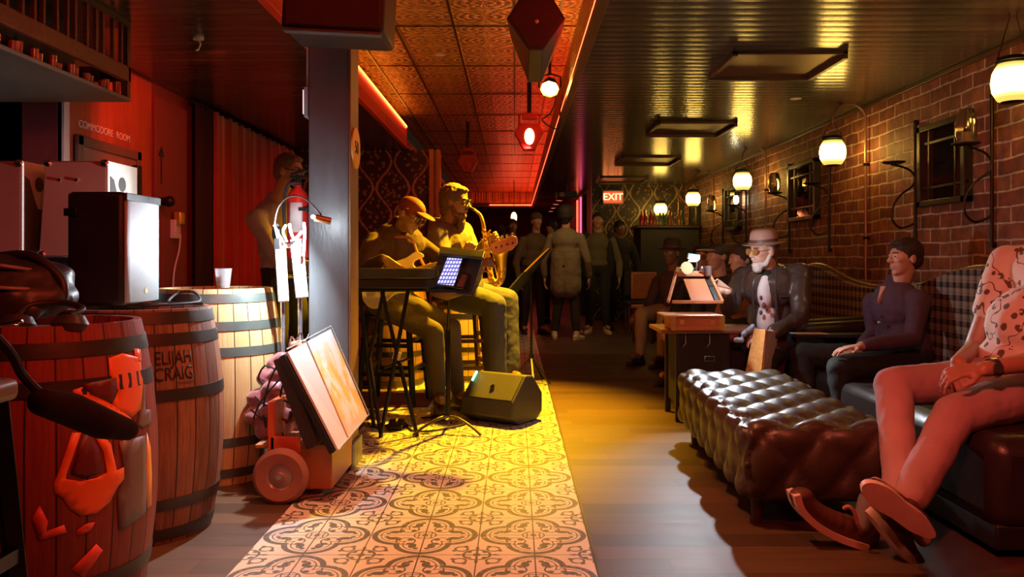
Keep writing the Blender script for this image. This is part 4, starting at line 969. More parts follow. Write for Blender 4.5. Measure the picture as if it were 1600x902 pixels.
obj('end_cap', B().cyl(P(660, 682, 4.89)-o7, P(670, 681, 4.90)-o7, .021), M('rubber'), t)
obj('paper_tag', B().box(P(620, 556, 4.84)-o7, (.045, .004, .05), (0, .3, 0)), M('white_paper'), t)
# floor clutter
tag(obj('cable', B().tube(spline([P(575, 660, 5.2)*V((1, 1, 0))+V((0, 0, .012))]+[V((x, y, .012)) for x, y in ((-.85, 5.05), (-.7, 5.2), (-.6, 4.95), (-.45, 4.98), (-.3, 5.2), (-.42, 5.4), (-.6, 5.35))]), .006, 8), M('rubber')), 'black cable snaking on the tiles behind the keyboard stand', 'cable')
t = thing('foot_pedal', 'black foot pedal on the tiles beside the stand foot', 'pedal', (-.72, 5.05, .008)); obj('body', B().prism([(-.06, 0), (.06, 0), (.06, .045), (-.06, .02)], (0, 0, 0), (0, 1, 0), (0, 0, 1), .09), blackmet, t, bevel=.004); obj('knob', B().cyl((0, .03, .035), (0, .03, .055), .01), M('chrome'), t)
t = thing('foot_pedal', 'small silver edged pedal near the bassist\'s boots', 'pedal', (-.50, 5.5, .008)); obj('body', B().box((0, 0, .022), (.10, .14, .04)), M('tan_metal', (.35, .25, .10), .4, .5), t, bevel=.005); obj('knob', B().cyl((0, .03, .04), (0, .03, .055), .01), M('chrome'), t)
# wedge monitor
t = thing('floor_monitor', 'black wedge monitor speaker with green light on the tiles', 'loudspeaker', (-.055, 5.32, .006), R_(-34))
pr = [(-.19, .05), (-.165, .15), (-.02, .30), (.06, .29), (.17, .17), (.17, .05), (.10, 0), (-.10, 0)]
moncab = M('charcoal_cabinet', (.055, .050, .045), .5, ns=90, bump=.4)
b = B(); n_ = len(pr); vs = [(-.23, y, z) for y, z in pr]+[(.17, y, z) for y, z in pr]
b.add(vs, [tuple(range(n_)), tuple(range(n_, 2*n_))]+[(i, (i+1) % n_, (i+1) % n_+n_, i+n_) for i in range(n_)])
obj('cabinet', b, moncab, t, smooth=False, bevel=.012)
nrm = V((0, -.15, .145)).normalized()
def facept(x, f, out=.003): return V((x, -.165+.145*f, .15+.15*f))+V((0, -.72, .69))*out
g = B(); g.add([facept(-.21, .04), facept(.15, .04), facept(.15, .94), facept(-.21, .94)], [(0, 1, 2, 3)])
gg = obj('grille', g, M('olive_black_grille', (.05, .045, .035), .6, ns=220, bump=.6), t, smooth=False); gg.modifiers.new('t', 'SOLIDIFY').thickness = .006
obj('status_light', B().beam(facept(-.205, .60, .01), facept(-.205, .95, .01), .010, .010), glow('green_led', (.15, 1, .55), 7), t)
obj('badge', B().lathe([(.0, 0), (.016, 0), (.016, .003), (0, .003)], facept(-.03, .45, .008), (0, -.72, .69), 24, False), M('chrome'), t)
# music stand with tablet
o8 = V(P(700, 650, 4.95)); o8.z = 0
t = thing('music_stand', 'black music stand carrying the lit tablet', 'music stand', o8)
q = [P(690, 389, 4.88), P(757, 397, 4.80), P(737, 462, 4.70), P(669, 455, 4.78)]
quad_slab('tray', q, .010, M('satin_black_plastic'), t, o8, .002)
quad_slab('tray_lip', [P(688, 387, 4.87), P(758, 395, 4.79), P(755, 405, 4.72), P(686, 398, 4.80)], .02, M('satin_black_plastic'), t, o8, .004)
obj('pole', B().cyl(V((0, 0, .10)), V((0, 0, .62)), .014).cyl(V((0, 0, .6)), P(702, 455, 4.82)-o8, .009), blackmet, t)
obj('clamp', B().lathe([(0, 0), (.09, .03), (.10, .05), (.06, .06), (0, .06)], P(698, 470, 4.80)-o8, (0, 0, 1), 20, False), M('brown_tray', (.14, .07, .05), .5), t)
for pts in ([(0, 0, .10), (-.06, -.05, .09), (-.14, -.10, .05), (-.19, -.14, .015)], [(0, 0, .10), (.07, -.04, .09), (.15, -.09, .05), (.20, -.13, .015)], [(0, 0, .10), (0, .09, .09), (0, .17, .05), (0, .22, .015)]):
    obj('leg', B().tube(spline(pts), .009, 8), M('yellowed_black', (.10, .085, .06), .35, .4), t)
o9 = P(700, 425, 4.72); t = thing('tablet', 'tablet showing a glowing blue white key grid on the music stand', 'tablet', o9)
q = [P(699, 401, 4.80), P(724, 403, 4.77), P(710, 449, 4.67), P(681, 446, 4.70)]
quad_slab('case', q, .012, black, t, o9, .002)
scr = NT('tablet_screen')
uv = scr.xyz(scr.coord()); 
gx = scr.m('FRACT', scr.m('MULTIPLY', scr.m('ADD', uv[0], scr.m('MULTIPLY', uv[2], -.42)), 58)); gz = scr.m('FRACT', scr.m('MULTIPLY', uv[2], 46))
cell = scr.m('MULTIPLY', scr.m('LESS_THAN', scr.m('ABSOLUTE', scr.m('SUBTRACT', gx, .5)), .33), scr.m('LESS_THAN', scr.m('ABSOLUTE', scr.m('SUBTRACT', gz, .5)), .33))
scr.color((.02, .02, .03)); ec = scr.mix(cell, (.10, .09, .55), (.85, .85, 1)); scr.l.new(ec, scr.b.inputs['Emission Color']); scr.b.inputs['Emission Strength'].default_value = 1.1
qq = [lerp(q[0], q[2], .05), lerp(q[1], q[3], .05), lerp(q[2], q[0], .05), lerp(q[3], q[1], .05)]
quad_slab('screen', [p+V((0, -.008, .001)) for p in qq], .003, scr.mat, t, o9)
t = thing('phone', 'phone in a dark case beside the tablet', 'phone', P(723, 436, 4.70)); o_ = V(t.location)
q = [P(722, 426, 4.75), P(733, 428, 4.74), P(723, 452, 4.66), P(711, 450, 4.67)]; quad_slab('case', q, .010, black, t, o_, .002)
quad_slab('screen', [lerp(q[i], q[(i+2) % 4], .12)+V((0, -.007, 0)) for i in range(4)], .002, M('phone_glass', (.25, .10, .06), .1), t, o_)
# second music stand, edge-on
oA = V((P(830, 560, 6.95).x, 6.95, 0)); t = thing('music_stand', 'tall black music stand seen edge-on on the tiles', 'music stand', oA)
obj('pole', B().cyl((0, 0, .18), (0, 0, .75), .011).cyl((0, 0, .7), P(829, 425, 6.95)-oA, .007), blackmet, t)
obj('collar', B().cyl((0, 0, .17), (0, 0, .24), .02), blackmet, t)
for a in (200, 320, 275, 60):
    if a != 60 or True: obj('leg', B().beam((0, 0, .22), (.20*math.cos(R_(a)), .20*math.sin(R_(a)), .012), .014, .008), blackmet, t)
quad_slab('tray', [P(812, 432, 6.8), P(822, 440, 7.15), P(794, 474, 7.15), P(783, 466, 6.8)], .012, M('satin_black_plastic'), t, oA, .002)
quad_slab('tray', [P(857, 386, 6.8), P(860, 389, 7.15), P(822, 440, 7.15), P(812, 432, 6.8)], .008, M('satin_black_plastic'), t, oA, .002)
obj('lip', B().cyl(P(858, 388, 6.8)-oA, P(820, 425, 6.8)-oA, .006), brass, t)
# stools of the players
stool('dark wooden bar stool under the saxophonist', (-.43, 6.35, .004), R_(12), .70, .36, mat=darkwood, group=None)
stool('dark bar stool under the bassist, on the red rug', (-.86, 5.95, .014), R_(-10), .66, .36, mat=blackmet)
# bass guitar
oB = P(612, 438, 5.20)
t = thing('bass_guitar', 'cream bass guitar held across the bassist\'s lap', 'bass guitar', oB)
opx = [(614, 410), (635, 403), (649, 394), (659, 396), (662, 402), (650, 407), (646, 414), (655, 419), (672, 411), (676, 416), (664, 432), (655, 446), (640, 456), (618, 460), (604, 472), (590, 482), (577, 480), (566, 466), (561, 450), (562, 434), (572, 424), (590, 420)]
cream = M('cream_lacquer', (.80, .66, .38), .15, coat=.6, var=.06)
sm_ = spline([V((x, y, 0)) for x, y in opx+[opx[0]]], 3)[:-1]
z_ = 5.20; pts = [((x-612)/FPX*z_, -(y-438)/FPX*z_) for x, y, _ in sm_]
obj('body', B().prism(pts, (0, 0, 0), (1, 0, 0), (0, 0, 1), .04), cream, t, bevel=.008, angle=60)
obj('pickguard', B().prism([(p[0]*.62+.03, p[1]*.55-.01) for p in pts], (0, -.023, 0), (1, 0, 0), (0, 0, 1), .003), M('tortoise_guard', (.6, .45, .2), .2), t, smooth=False)
n0, n1 = P(640, 424, 5.16)-oB, P(768, 389, 5.10)-oB
obj('neck', B().beam(n0, n1, .024, .05, (0, 1, 0)), wood('maple_neck', (.40, .20, .06), (.6, .34, .12), .3), t, bevel=.004)
hs = [(0, -.03), (.03, -.045), (.12, -.04), (.165, -.01), (.17, .03), (.14, .045), (.05, .035), (0, .025)]
dr = (n1-n0).normalized()
obj('headstock', B().prism(hs, n1, dr, V((0, 0, 1))-dr*dr.z, .018), M('orange_maple', (.75, .30, .10), .3), t, bevel=.003)
for k in range(4):
    c0 = n1+dr*(.03+.035*k)+V((0, -.012, 0)); obj('tuning_peg', B().cyl(c0, c0+V((0, -.015, 0)), .006, n=10), M('chrome'), t)
    obj('tuner_button', B().ball(c0+V((.0, .0, .055)), (.012, .005, .010), n=8, m=6), M('chrome'), t)
sg_ = B()
for k in range(4): sg_.cyl(n0+V((-.22, -.03, -.035+.007*k-.045)), n1+V((0, -.014, -.012+.007*k)), .0012, n=5)
obj('strings', sg_, M('chrome'), t, kind='stuff'); obj('bridge', B().box(n0+V((-.20, -.024, -.07)), (.05, .012, .06)), M('chrome'), t, bevel=.002)
# saxophone
oC = P(762, 400, 5.95); t = thing('saxophone', 'golden saxophone being played', 'saxophone', oC)
sp = spline([P(736, 325, 5.98), P(744, 330, 5.96), P(751, 337, 5.95), P(755, 350, 5.93), P(758, 372, 5.92), P(762, 398, 5.90), P(765, 420, 5.88), P(768, 436, 5.86), P(775, 443, 5.85), P(782, 438, 5.84), P(784, 424, 5.82), P(783, 408, 5.80), P(781, 392, 5.78)], 5)
n_ = len(sp); rr = [.006+.030*(k/n_)**1.1 for k in range(n_)]
for k in range(10): rr[n_-1-k] = rr[n_-11]+.035*((10-k)/10)**2.2
obj('body_tube', B().tube([p-oC for p in sp], rr, 18, caps=False), brass, t)
obj('mouthpiece', B().cyl(P(733, 324, 5.985)-oC, P(741, 328, 5.97)-oC, .008, .011), black, t)
for k in range(10):
    p = sp[18+k*3]-oC; obj('key', B().lathe([(0, 0), (.016, 0), (.018, .006), (.010, .012), (0, .012)], p+V((-.002, -.030, 0)), (0, -1, .1), 14, False), brass, t)
rd = B()
for dx in (-.028, .030): rd.cyl(sp[20]-oC+V((dx, -.02, 0)), sp[38]-oC+V((dx, -.02, 0)), .003, n=6)
obj('key_rods', rd, brass, t, kind='stuff')
for k in range(2): obj('key_guard', B().tube(arc(sp[47+k*4]-oC+V((0, -.03, 0)), (1, 0, 0), (0, 0, 1), .022, 0, 350), .0025, 5), brass, t)
# singer's microphone
oD = P(463, 300, 5.5); t = thing('vocal_microphone', 'black vocal microphone at the singer\'s mouth', 'microphone', oD)
obj('handle', B().cyl(P(452, 289, 5.5)-oD, P(466, 274, 5.5)-oD, .011, .016), black, t); obj('grille_ball', B().ball(P(470, 270, 5.5)-oD, .026), M('mesh_metal', (.2, .18, .18), .35, .8, ns=200, bump=.8), t)
obj('stand_arm', B().tube([P(454, 291, 5.5)-oD, P(500, 320, 5.55)-oD, V((P(505, 320, 5.55)-oD).to_tuple())-V((0, 0, 1.33))], .009), blackmet, t)
obj('stand_base', B().lathe([(0, 0), (.13, 0), (.13, .012), (.02, .03), (0, .03)], V((P(505, 320, 5.55).x, 5.55, .005))-oD, n=24, caps=False), blackmet, t)

# ------------------------------------------------------------------ seats and tables on the right
sofa_leather = mat_leather('black_sofa_leather', (.03, .022, .02), .35)
def sofa(lab, y0, y1, yc, h0=.82, dh=.16, wd=.62):
    t = thing('sofa', lab, 'sofa', (2.3, (y0+y1)/2, 0), group='plaid backed sofas along the brick wall'); ym = (y0+y1)/2
    n = 28; top = []
    for k in range(n+1):
        y = y0+(y1-y0)*k/n; z = h0+dh*math.exp(-((y-yc)/wd)**2)
        if k in (0, n): z -= .05
        top.append((y-ym, z))
    prof = [(y0-ym, .38)]+top+[(y1-ym, .38)]
    bk = obj('backrest', B().prism(prof, (.36, 0, 0), (0, 1, 0), (0, 0, 1), .11), plaid, t, bevel=.02, angle=60)
    obj('back_frame', B().prism([(y0-ym, .2)]+[(y, z-.015) for y, z in top]+[(y1-ym, .2)], (.45, 0, 0), (0, 1, 0), (0, 0, 1), .07), darkwood, t, bevel=.005)
    obj('crest_rail', B().tube([(.385, y, z+.005) for y, z in top], .024, 10), wood('polished_crest', (.10, .05, .02), (.30, .17, .07), .22), t)
    obj('seat', B().bb(-.42, .30, y0-ym+.06, y1-ym-.06, .12, .33), sofa_leather, t, bevel=.05)
    for y in (y0-ym+.05, y1-ym-.05): obj('armrest', B().cap((-.36, y, .54), (.34, y, .58), .055, .055).box((-.03, y, .31), (.70, .09, .42)), sofa_leather, t, bevel=.01)
    for x in (-.36, .4):
        for y in (y0-ym+.1, y1-ym-.1): obj('leg', B().cyl((x, y, 0), (x, y, .2), .022, .03), darkwood, t)
    return t
sofa('plaid backed sofa with curved wooden top behind the leather jacket', 5.95, 8.6, 7.35)
sofa('plaid backed sofa with curved wooden top at the right edge', 3.55, 5.75, 4.72)
sofa('plaid backed sofa farther down the brick wall', 8.9, 11.4, 10.2)

# tufted bench
def tufted(L_, W_, H_, zb, r=.07):
    b = B(); hx, hy, hz = W_/2, L_/2, (H_-zb)/2; cz = zb+hz; step = .0175; su, sv = .21, .25
    def dense(nu, nv, f):
        vs = [f(i/nu, j/nv) for i in range(nu+1) for j in range(nv+1)]
        fs = [(i*(nv+1)+j, (i+1)*(nv+1)+j, (i+1)*(nv+1)+j+1, i*(nv+1)+j+1) for i in range(nu) for j in range(nv)]
        b.add(vs, fs)
    def shape(p):
        p = V(p); q = V((max(-hx+r, min(hx-r, p.x)), max(-hy+r, min(hy-r, p.y)), max(-hz+r, min(hz-r, p.z)))); d = p-q
        nrm = d.normalized(); p2 = q+nrm*r
        if abs(nrm.z) > .72:
            u, v = (p.x/su+p.y/sv), (p.x/su-p.y/sv)
            puff = (abs(math.sin(PI*u/1.0+PI/2)*math.sin(PI*v/1.0+PI/2)))**.5*.034-.020
        else:
            c = p.y if abs(nrm.x) > abs(nrm.y) else p.x
            u, v = c/.21+p.z/.26, c/.21-p.z/.26
            puff = (abs(math.sin(PI*u+PI/2)*math.sin(PI*v+PI/2)))**.42*.034-.018
        if nrm.z < -.6: puff = 0
        p2 = p2+nrm*puff; p2.z += cz; return p2
    nx, ny, nz = int(W_/step), int(L_/step), int((H_-zb)/step)
    dense(nx, ny, lambda a, c: shape((-hx+2*hx*a, -hy+2*hy*c, hz)))
    dense(nx, ny, lambda a, c: shape((-hx+2*hx*a, -hy+2*hy*c, -hz)))
    for s_ in (-1, 1):
        dense(ny, nz, lambda a, c: shape((s_*hx, -hy+2*hy*a, -hz+2*hz*c)))
        dense(nx, nz, lambda a, c: shape((-hx+2*hx*a, s_*hy, -hz+2*hz*c)))
    return b
bl = mat_leather('brown_black_leather', (.05, .032, .022), .40)
BL_, BW_, BH_ = 1.62, .60, .40
bench = thing('tufted_bench', 'long dark leather bench with deep diamond tufting', 'bench', (1.20, 3.95, 0), R_(-2.5))
bb_ = tufted(BL_, BW_, BH_, .10)
bo = obj('cushion', bb_, bl, bench, angle=180)
m_ = bo.modifiers.new('w', 'WELD'); m_.merge_threshold = .002
btn = B(); nb = 0
for i in range(-4, 5):
    for j in range(-12, 13):
        if (i+j) % 2: continue
        x, y = i*.105, j*.125
        if abs(x) < BW_/2-.03 and abs(y) < BL_/2-.03: 
            obj('button', B().ball((x, y, BH_-.022), (.013, .013, .008), n=10, m=6), bl, bench); nb += 1
for i in range(-2, 3):
    if i % 2 == 0 or True: obj('button', B().ball((i*.17*.82, -BL_/2+.012, .25), (.013, .008, .013), n=10, m=6), bl, bench)
for x in (-.22, .22):
    for y in (-.7, .7): obj('leg', B().cyl((x, y, 0), (x, y, .13), .02, .028), darkwood, bench)

# club chair for the man in the patterned shirt
cc = thing('club_chair', 'black leather club seat under the man in the patterned shirt', 'chair', (2.05, 3.25, 0))
b = B().bb(-.42, .42, -.42, .30, .10, .42); obj('seat', b, sofa_leather, cc, bevel=.06)
obj('base', B().bb(-.40, .42, -.40, .30, .03, .12), black, cc, bevel=.01)

# painter's table, box and easel
tp = thing('side_table', 'dark table draped in black carrying the paint box', 'table', (1.34, 5.45, 0))
obj('table_top', B().bb(-.42, .24, -.22, .25, .565, .59), wood('red_brown_top', (.14, .05, .03), (.30, .12, .06), .35), tp, bevel=.005)
for x in (-.30, .20):
    for y in (-.16, .2): obj('leg', B().beam((x, y, 0), (x, y, .57), .035, .035), black, tp)
obj('black_cloth', B().bb(-.30, .02, -.19, -.17, .10, .56).bb(-.30, -.28, -.17, .2, .10, .56), M('black_cloth', (.02, .017, .016), .9), tp, bevel=.004)
obj('buckle', B().tube([(-.14, -.2, .42), (-.08, -.2, .42), (-.08, -.2, .39), (-.14, -.2, .39), (-.14, -.2, .42)], .003, 5), M('chrome'), tp)
for x in (-.26, -.11): obj('strap_hook', B().tube([(x, -.20, .56), (x, -.205, .50), (x-.02, -.205, .48)], .004, 6), M('chrome'), tp)
o = P(1082, 500, 5.30); o.z = .59; pb_ = thing('paint_box', 'open orange-brown wooden paint box on the draped table', 'paint box', o)
pw_ = wood('orange_pine', (.38, .13, .05), (.62, .27, .12), .4)
obj('box_body', B().bb(-.15, .17, -.12, .16, .0, .085), pw_, pb_, bevel=.004)
for x in (-.09, .10): obj('latch', B().box((x, -.124, .05), (.025, .008, .03)), brass, pb_)
obj('corner', B().bb(-.155, -.13, -.125, -.10, 0, .09), brass, pb_); obj('corner', B().bb(.145, .175, -.125, -.10, 0, .09), brass, pb_)
obj('tray', B().bb(-.20, .16, -.16, .16, .087, .097), wood('pale_pine', (.55, .28, .18), (.8, .5, .36), .4), pb_, bevel=.002)
# easel lid with panel
ez = thing('table_easel', 'wooden table easel holding a small orange panel', 'easel', (o.x, o.y, .69))
def E(px, py, Z): return P(px, py, Z)-V((o.x, o.y, .69))
obj('frame', B().beam(E(1056, 428, 5.42), E(1044, 472, 5.24), .018, .02).beam(E(1108, 428, 5.42), E(1129, 472, 5.24), .018, .02).beam(E(1054, 428, 5.42), E(1112, 428, 5.42), .02, .035).beam(E(1050, 472, 5.24), E(1130, 472, 5.24), .02, .02), pw_, ez, bevel=.003)
quad_slab('panel', [P(1068, 437, 5.40), P(1101, 437, 5.40), P(1115, 470, 5.27), P(1080, 470, 5.27)], .012, M('orange_canvas', (.45, .14, .05), .5, ns=5), ez, (o.x, o.y, .69))
quad_slab('dark_edge', [P(1102, 437, 5.40), P(1108, 437, 5.40), P(1126, 470, 5.27), P(1117, 470, 5.27)], .014, black, ez, (o.x, o.y, .69))
for px in (1058, 1080, 1098, 1110): obj('clip', B().box(E(px, 421, 5.40), (.03, .03, .035), (0, .4, .2)), M('chrome'), ez, bevel=.003)
obj('palette', B().lathe([(0, 0), (.042, 0), (.042, .006), (0, .006)], E(1073, 419, 5.36), (.2, -1, .2), 24, False), M('ochre_disc', (.45, .25, .06), .5), ez)
oL = P(1083, 402, 5.42); t = thing('clip_lamp', 'small white clip lamp on top of the table easel', 'lamp', oL)
obj('lamp_head', B().cyl((-.035, 0, .01), (.04, 0, -.005), .018, .022, 14), M('blue_white_plastic', (.4, .55, .65), .3), t); obj('bulb', B().ball((0.0, -.0, -.022), (.03, .014, .008)), glow('white_led'), t)
obj('neck', B().tube([(.03, 0, 0), (.03, .02, -.05), (.02, .02, -.1)], .006), black, t)
t = thing('paper_cup', 'dark cup clipped to the right end of the easel top', 'cup', P(1107, 424, 5.38)); obj('cup', B().lathe([(0, -.03), (.018, -.03), (.022, .035), (.019, .035), (.016, -.025), (0, -.025)], n=18, caps=False), M('dark_cup', (.1, .06, .06), .4), t)
t = thing('paint_rag', 'blue-grey rag hanging at the edge of the painter\'s table', 'rag', P(1163, 524, 5.2)); b = B()
for k in range(8): b.ball((-.05+.015*k, .01*math.sin(k*2), -.02+.012*k*(k > 2)-.01), (.018, .02, .018))
blob('cloth', b, M('blue_cloth', (.28, .38, .52), .8), t, .006)
t = thing('painting_board', 'tall orange wooden board leaning beside the bench end', 'board', P(1190, 575, 5.1)); oo = V(t.location)
quad_slab('face', [P(1180, 514, 5.15), P(1198, 516, 5.05), P(1190, 600, 5.0), P(1163, 600, 5.1)], .02, wood('orange_board', (.28, .10, .02), (.5, .22, .05), .45), t, oo, .003)
quad_slab('pale_edge', [P(1196, 516, 5.05), P(1215, 520, 5.25), P(1198, 600, 5.2), P(1190, 600, 5.0)], .012, M('pale_board', (.62, .52, .46), .5), t, oo, .002)
t = thing('picture_frame', 'dark framed sheet standing right of the leaning board', 'frame', P(1222, 570, 5.3)); oo = V(t.location)
quad_slab('frame', [P(1214, 518, 5.35), P(1228, 524, 5.45), P(1222, 600, 5.4), P(1203, 600, 5.3)], .02, M('mottled_red_brown', (.18, .06, .05), .5, ns=20, var=.7), t, oo, .002)
# low table with a white sheet
t = thing('low_table', 'small black table behind the bench with a white sheet on it', 'table', (2.08, 5.47, 0))
obj('table_top', B().bb(-.26, .26, -.07, .07, .52, .545), black, t, bevel=.005)
for x in (-.23, .23):
    for y in (-.05, .05): obj('leg', B().beam((x, y, 0), (x, y, .525), .02, .02), black, t)
tag(obj('paper_sheet', B().box((1.93, 5.46, .547), (.22, .11, .003), (0, 0, .1)), M('white_paper'), smooth=False), 'white sheet of paper on the small black table', 'paper')
# odd shoe seen edge-on under the crossed foot

# ------------------------------------------------------------------ people
def basis(f, u):
    f = V(f).normalized(); u = V(u); s = u.cross(f)                # s = the person's left
    s.normalize(); u = f.cross(s).normalized(); return f, s, u
def RM(f, s, u): return Matrix((f, s, u)).transposed()            # local x fwd, y left, z up
skin_tones = {'pale': (.62, .36, .27), 'tan': (.48, .25, .16), 'brown': (.22, .105, .06), 'dark': (.13, .065, .04)}
def skin(k):
    n = 'skin_'+k
    if n in MATS: return MATS[n]
    m = M(n, skin_tones[k], .5, var=.10, ns=9, bump=.08); b = m.node_tree.nodes['Principled BSDF']
    b.inputs['Subsurface Weight'].default_value = .12; b.inputs['Subsurface Scale'].default_value = .02; b.inputs['Subsurface Radius'].default_value = (1, .3, .2)
    return m
def add_head(b, c, f, s, u, k=1.0, jaw=1.0):
    R = RM(f, s, u)
    def L_(x, y, z): return c+(f*x+s*y+u*z)*k
    def e(x, y, z, rx, ry, rz): b.ball(L_(x, y, z), (rx*k, ry*k, rz*k), R, 18, 12)
    e(-.012, 0, .028, .096, .074, .088); e(.022, 0, .010, .070, .068, .075)
    e(.026, 0, -.035, .062, .058*jaw, .062); e(.034, 0, -.072, .046, .044*jaw, .034); e(.066, 0, -.092, .019, .022*jaw, .017)
    e(.072, 0, .030, .020, .048, .013)                                # brow
    e(.062, .035, -.012, .024, .022, .018); e(.062, -.035, -.012, .024, .022, .018)
    b.cap(L_(.088, 0, .020), L_(.111, 0, -.018), .008*k, .0125*k); e(.096, .011, -.021, .011, .009, .008); e(.096, -.011, -.021, .011, .009, .008)
    e(.086, 0, -.047, .012, .024, .0065); e(.083, 0, -.059, .012, .021, .0075); e(.070, 0, -.054, .02, .03, .02)
    for q in (-1, 1): e(-.006, q*.077, -.002, .019, .009, .031)
def add_hand(b, w, d, n, side, curl=.5, k=1.0, spread=.10, th=.6, curls=None):
    "w wrist, d towards fingers, n the way the palm faces, side +1 thumb along d x n"
    d = V(d).normalized(); n = V(n); n = (n-d*n.dot(d)).normalized(); l = d.cross(n)*side; w = V(w)
    for q in (-.026, -.009, .009, .026): b.cap(w+l*(q*.7*k), w+(d*.082+l*q)*k, .0135*k, .0105*k, 10)
    b.ball(w+(d*.035+l*.02+n*.006)*k, (.022*k,)*3, n=10, m=8)
    lens = (.040, .045, .042, .033)
    for i, q in enumerate((.030, .010, -.010, -.029)):
        dd = (d+l*(spread*(1.5-i)*.6)).normalized(); p = w+(d*.082+l*q)*k; c_ = curl if curls is None else curls[i]; r = (.0085, .0088, .0083, .0074)[i]*k
        for j, f_ in enumerate((1, .62, .5)):
            a = c_*(.6+.55*j); ax = dd*math.cos(a)+n*math.sin(a)
            q2 = p+ax*(lens[i]*f_*k); b.cap(p, q2, r*(1-.08*j), r*(.94-.09*j), 8); p = q2; dd = ax
    t0 = w+(d*.022+l*.026)*k; t1 = t0+((d*.7+l*.75).normalized()*(1-th*.3)+n*th*.4).normalized()*.040*k; t2 = t1+((d*.95+l*.25).normalized()+n*th*.5).normalized()*.032*k
    b.cap(t0, t1, .0125*k, .010*k, 8); b.cap(t1, t2, .010*k, .0085*k, 8)
def shoe(parent, o_, an, d, up, mat, solem, L_=.28, label=None, solelab=None):
    "an ankle joint, d heel-to-toe, up the foot's up"
    d, s, up = basis(d, up); R = RM(d, s, up); c = V(an)-V(o_)-up*.075
    b = B(); b.ball(c+d*-.025+up*.02, (.048, .036, .042), R); b.ball(c+d*.06+up*.015, (.08, .042, .034), R); b.ball(c+d*.135+up*.008, (.062, .044, .026), R); b.cap(c+up*.03, c+up*.085-d*.005, .041, .040)
    u_ = blob('shoe', b, mat, parent, .008, label=label)
    out = []
    for k in range(28):
        a = 2*PI*k/28; x = math.cos(a); y = math.sin(a); w_ = .043+.008*math.cos(a-.2)-.010*math.exp(-((x*.14-.0)/.05)**2)
        out.append((.058+.142*x*L_/.28, w_*y*1.03*(1 if abs(x) < .9 else 1)))
    s_ = obj('shoe_sole', B().prism(out, c-up*.012, d, s, .026), solem, parent, bevel=.005, label=solelab)
def person(lab, base, cat='person', pelvis=None, chest=None, F=(0, -1, 0), head=None, hf=None, hu=(0, 0, 1), sh=None, el=None, wr=None, hd=None, hip=None, kn=None, an=None, ft=None,
           tone='tan', shirt=None, trousers=None, shoem=None, solem=None, hair=None, voxel=.008, girth=1.0, belly=0, hands=True, hc=.5, legr=1.0, hk=1.0, sleeve=1.0, flare=0, group=None, armr=1.0, thighs=None, wr_f=.012, extra=None, sw=.19, ftup=None):
    t = thing('person', lab, cat, base, group=group); O = V(base)
    pelvis, chest, head = V(pelvis)-O, V(chest)-O, V(head)-O
    U = (chest-pelvis).normalized(); f, s, u = basis(F, U)
    sh = [V(p)-O for p in sh] if sh else [chest+s*sw+u*.03, chest-s*sw+u*.03]
    hip = [V(p)-O for p in hip] if hip else [pelvis+s*.09, pelvis-s*.09]
    el = [V(p)-O for p in el]; wr = [V(p)-O for p in wr]; kn = [V(p)-O for p in kn]; an = [V(p)-O for p in an]
    hf_, hs_, hu_ = basis(hf or F, hu); R = RM(f, s, u); g = girth
    # --- skin: one continuous body
    b = B(); nb_ = chest+u*.10-f*.01
    b.ball(pelvis, (.10*g, .145*g, .11), R); b.ball((pelvis+chest)/2, (.095*g, .13*g, .20), R); b.ball(chest, (.105*g, .16, .16), R)
    b.cap(sh[0], sh[1], .052, .052); b.cap(chest+u*.08, head-hu_*.05*hk-hf_*.015, .062, .054)
    for i in (0, 1):
        b.cap(sh[i], el[i], .046*armr, .038*armr); b.cap(el[i], wr[i], .037*armr, .0265*armr); b.cap(hip[i], kn[i], .075, .052); b.cap(kn[i], an[i], .050, .034)
        if ft: b.cap(an[i], an[i]+V(ft[i]).normalized()*.12-V((0, 0, .03))*0, .032, .028)
        if hands and hd:
            d_, n_ = hd[i][0], hd[i][1]; add_hand(b, wr[i]+V(d_).normalized()*.005, d_, n_, (1 if i == 0 else -1)*(hd[i][3] if len(hd[i]) > 3 else 1), hd[i][2] if len(hd[i]) > 2 else hc)
        elif not hands: b.ball(wr[i], (.03, .03, .04))
    add_head(b, head, hf_, hs_, hu_, hk)
    body = blob('body', b, skin(tone), t, voxel, smooth=2)
    if voxel < .009 or True:
        for q in (-1, 1):
            ec = head+(hf_*.079+hs_*.031*q+hu_*.010)*hk
            obj('eye', B().ball(ec, .0115*hk), M('eye_white', (.7, .66, .6), .25), t)
            obj('iris', B().ball(ec+hf_*.0075*hk, .0058*hk), M('dark_iris', (.03, .02, .015), .2), t)
            if voxel < .009: obj('eyebrow', B().cap(head+(hf_*.093+hs_*.016*q+hu_*.032)*hk, head+(hf_*.080+hs_*.046*q+hu_*.033)*hk, .004, .003, 8), M('brow_hair', (.05, .03, .02), .8), t)
    # --- shirt / jacket
    if shirt:
        b = B(); b.ball(pelvis+u*.06, (.125*g, .165*g, .12), R); b.ball((pelvis+chest)/2+f*belly*.4, (.125*g+belly, .16*g+belly*.4, .18), R); b.ball(chest, (.130*g, .175*g, .165), R)
        b.ball(chest+u*.07, (.10, .15, .09), R); b.cap(sh[0], sh[1], .066*armr, .066*armr); b.cap(chest+u*.10, chest+u*.145, .068, .060)
        for i in (0, 1):
            e_ = lerp(el[i], wr[i], .90) if sleeve >= 1 else None
            if sleeve >= 1: b.cap(sh[i], el[i], .066*armr, .054*armr); b.cap(el[i], e_, .054*armr, .040*armr)
            else: b.cap(sh[i], lerp(sh[i], el[i], sleeve), .068*armr, .062*armr)
        blob('shirt' if not isinstance(shirt, tuple) else shirt[0], b, shirt if not isinstance(shirt, tuple) else shirt[1], t, max(voxel, .009), wr_f, .09, smooth=3)
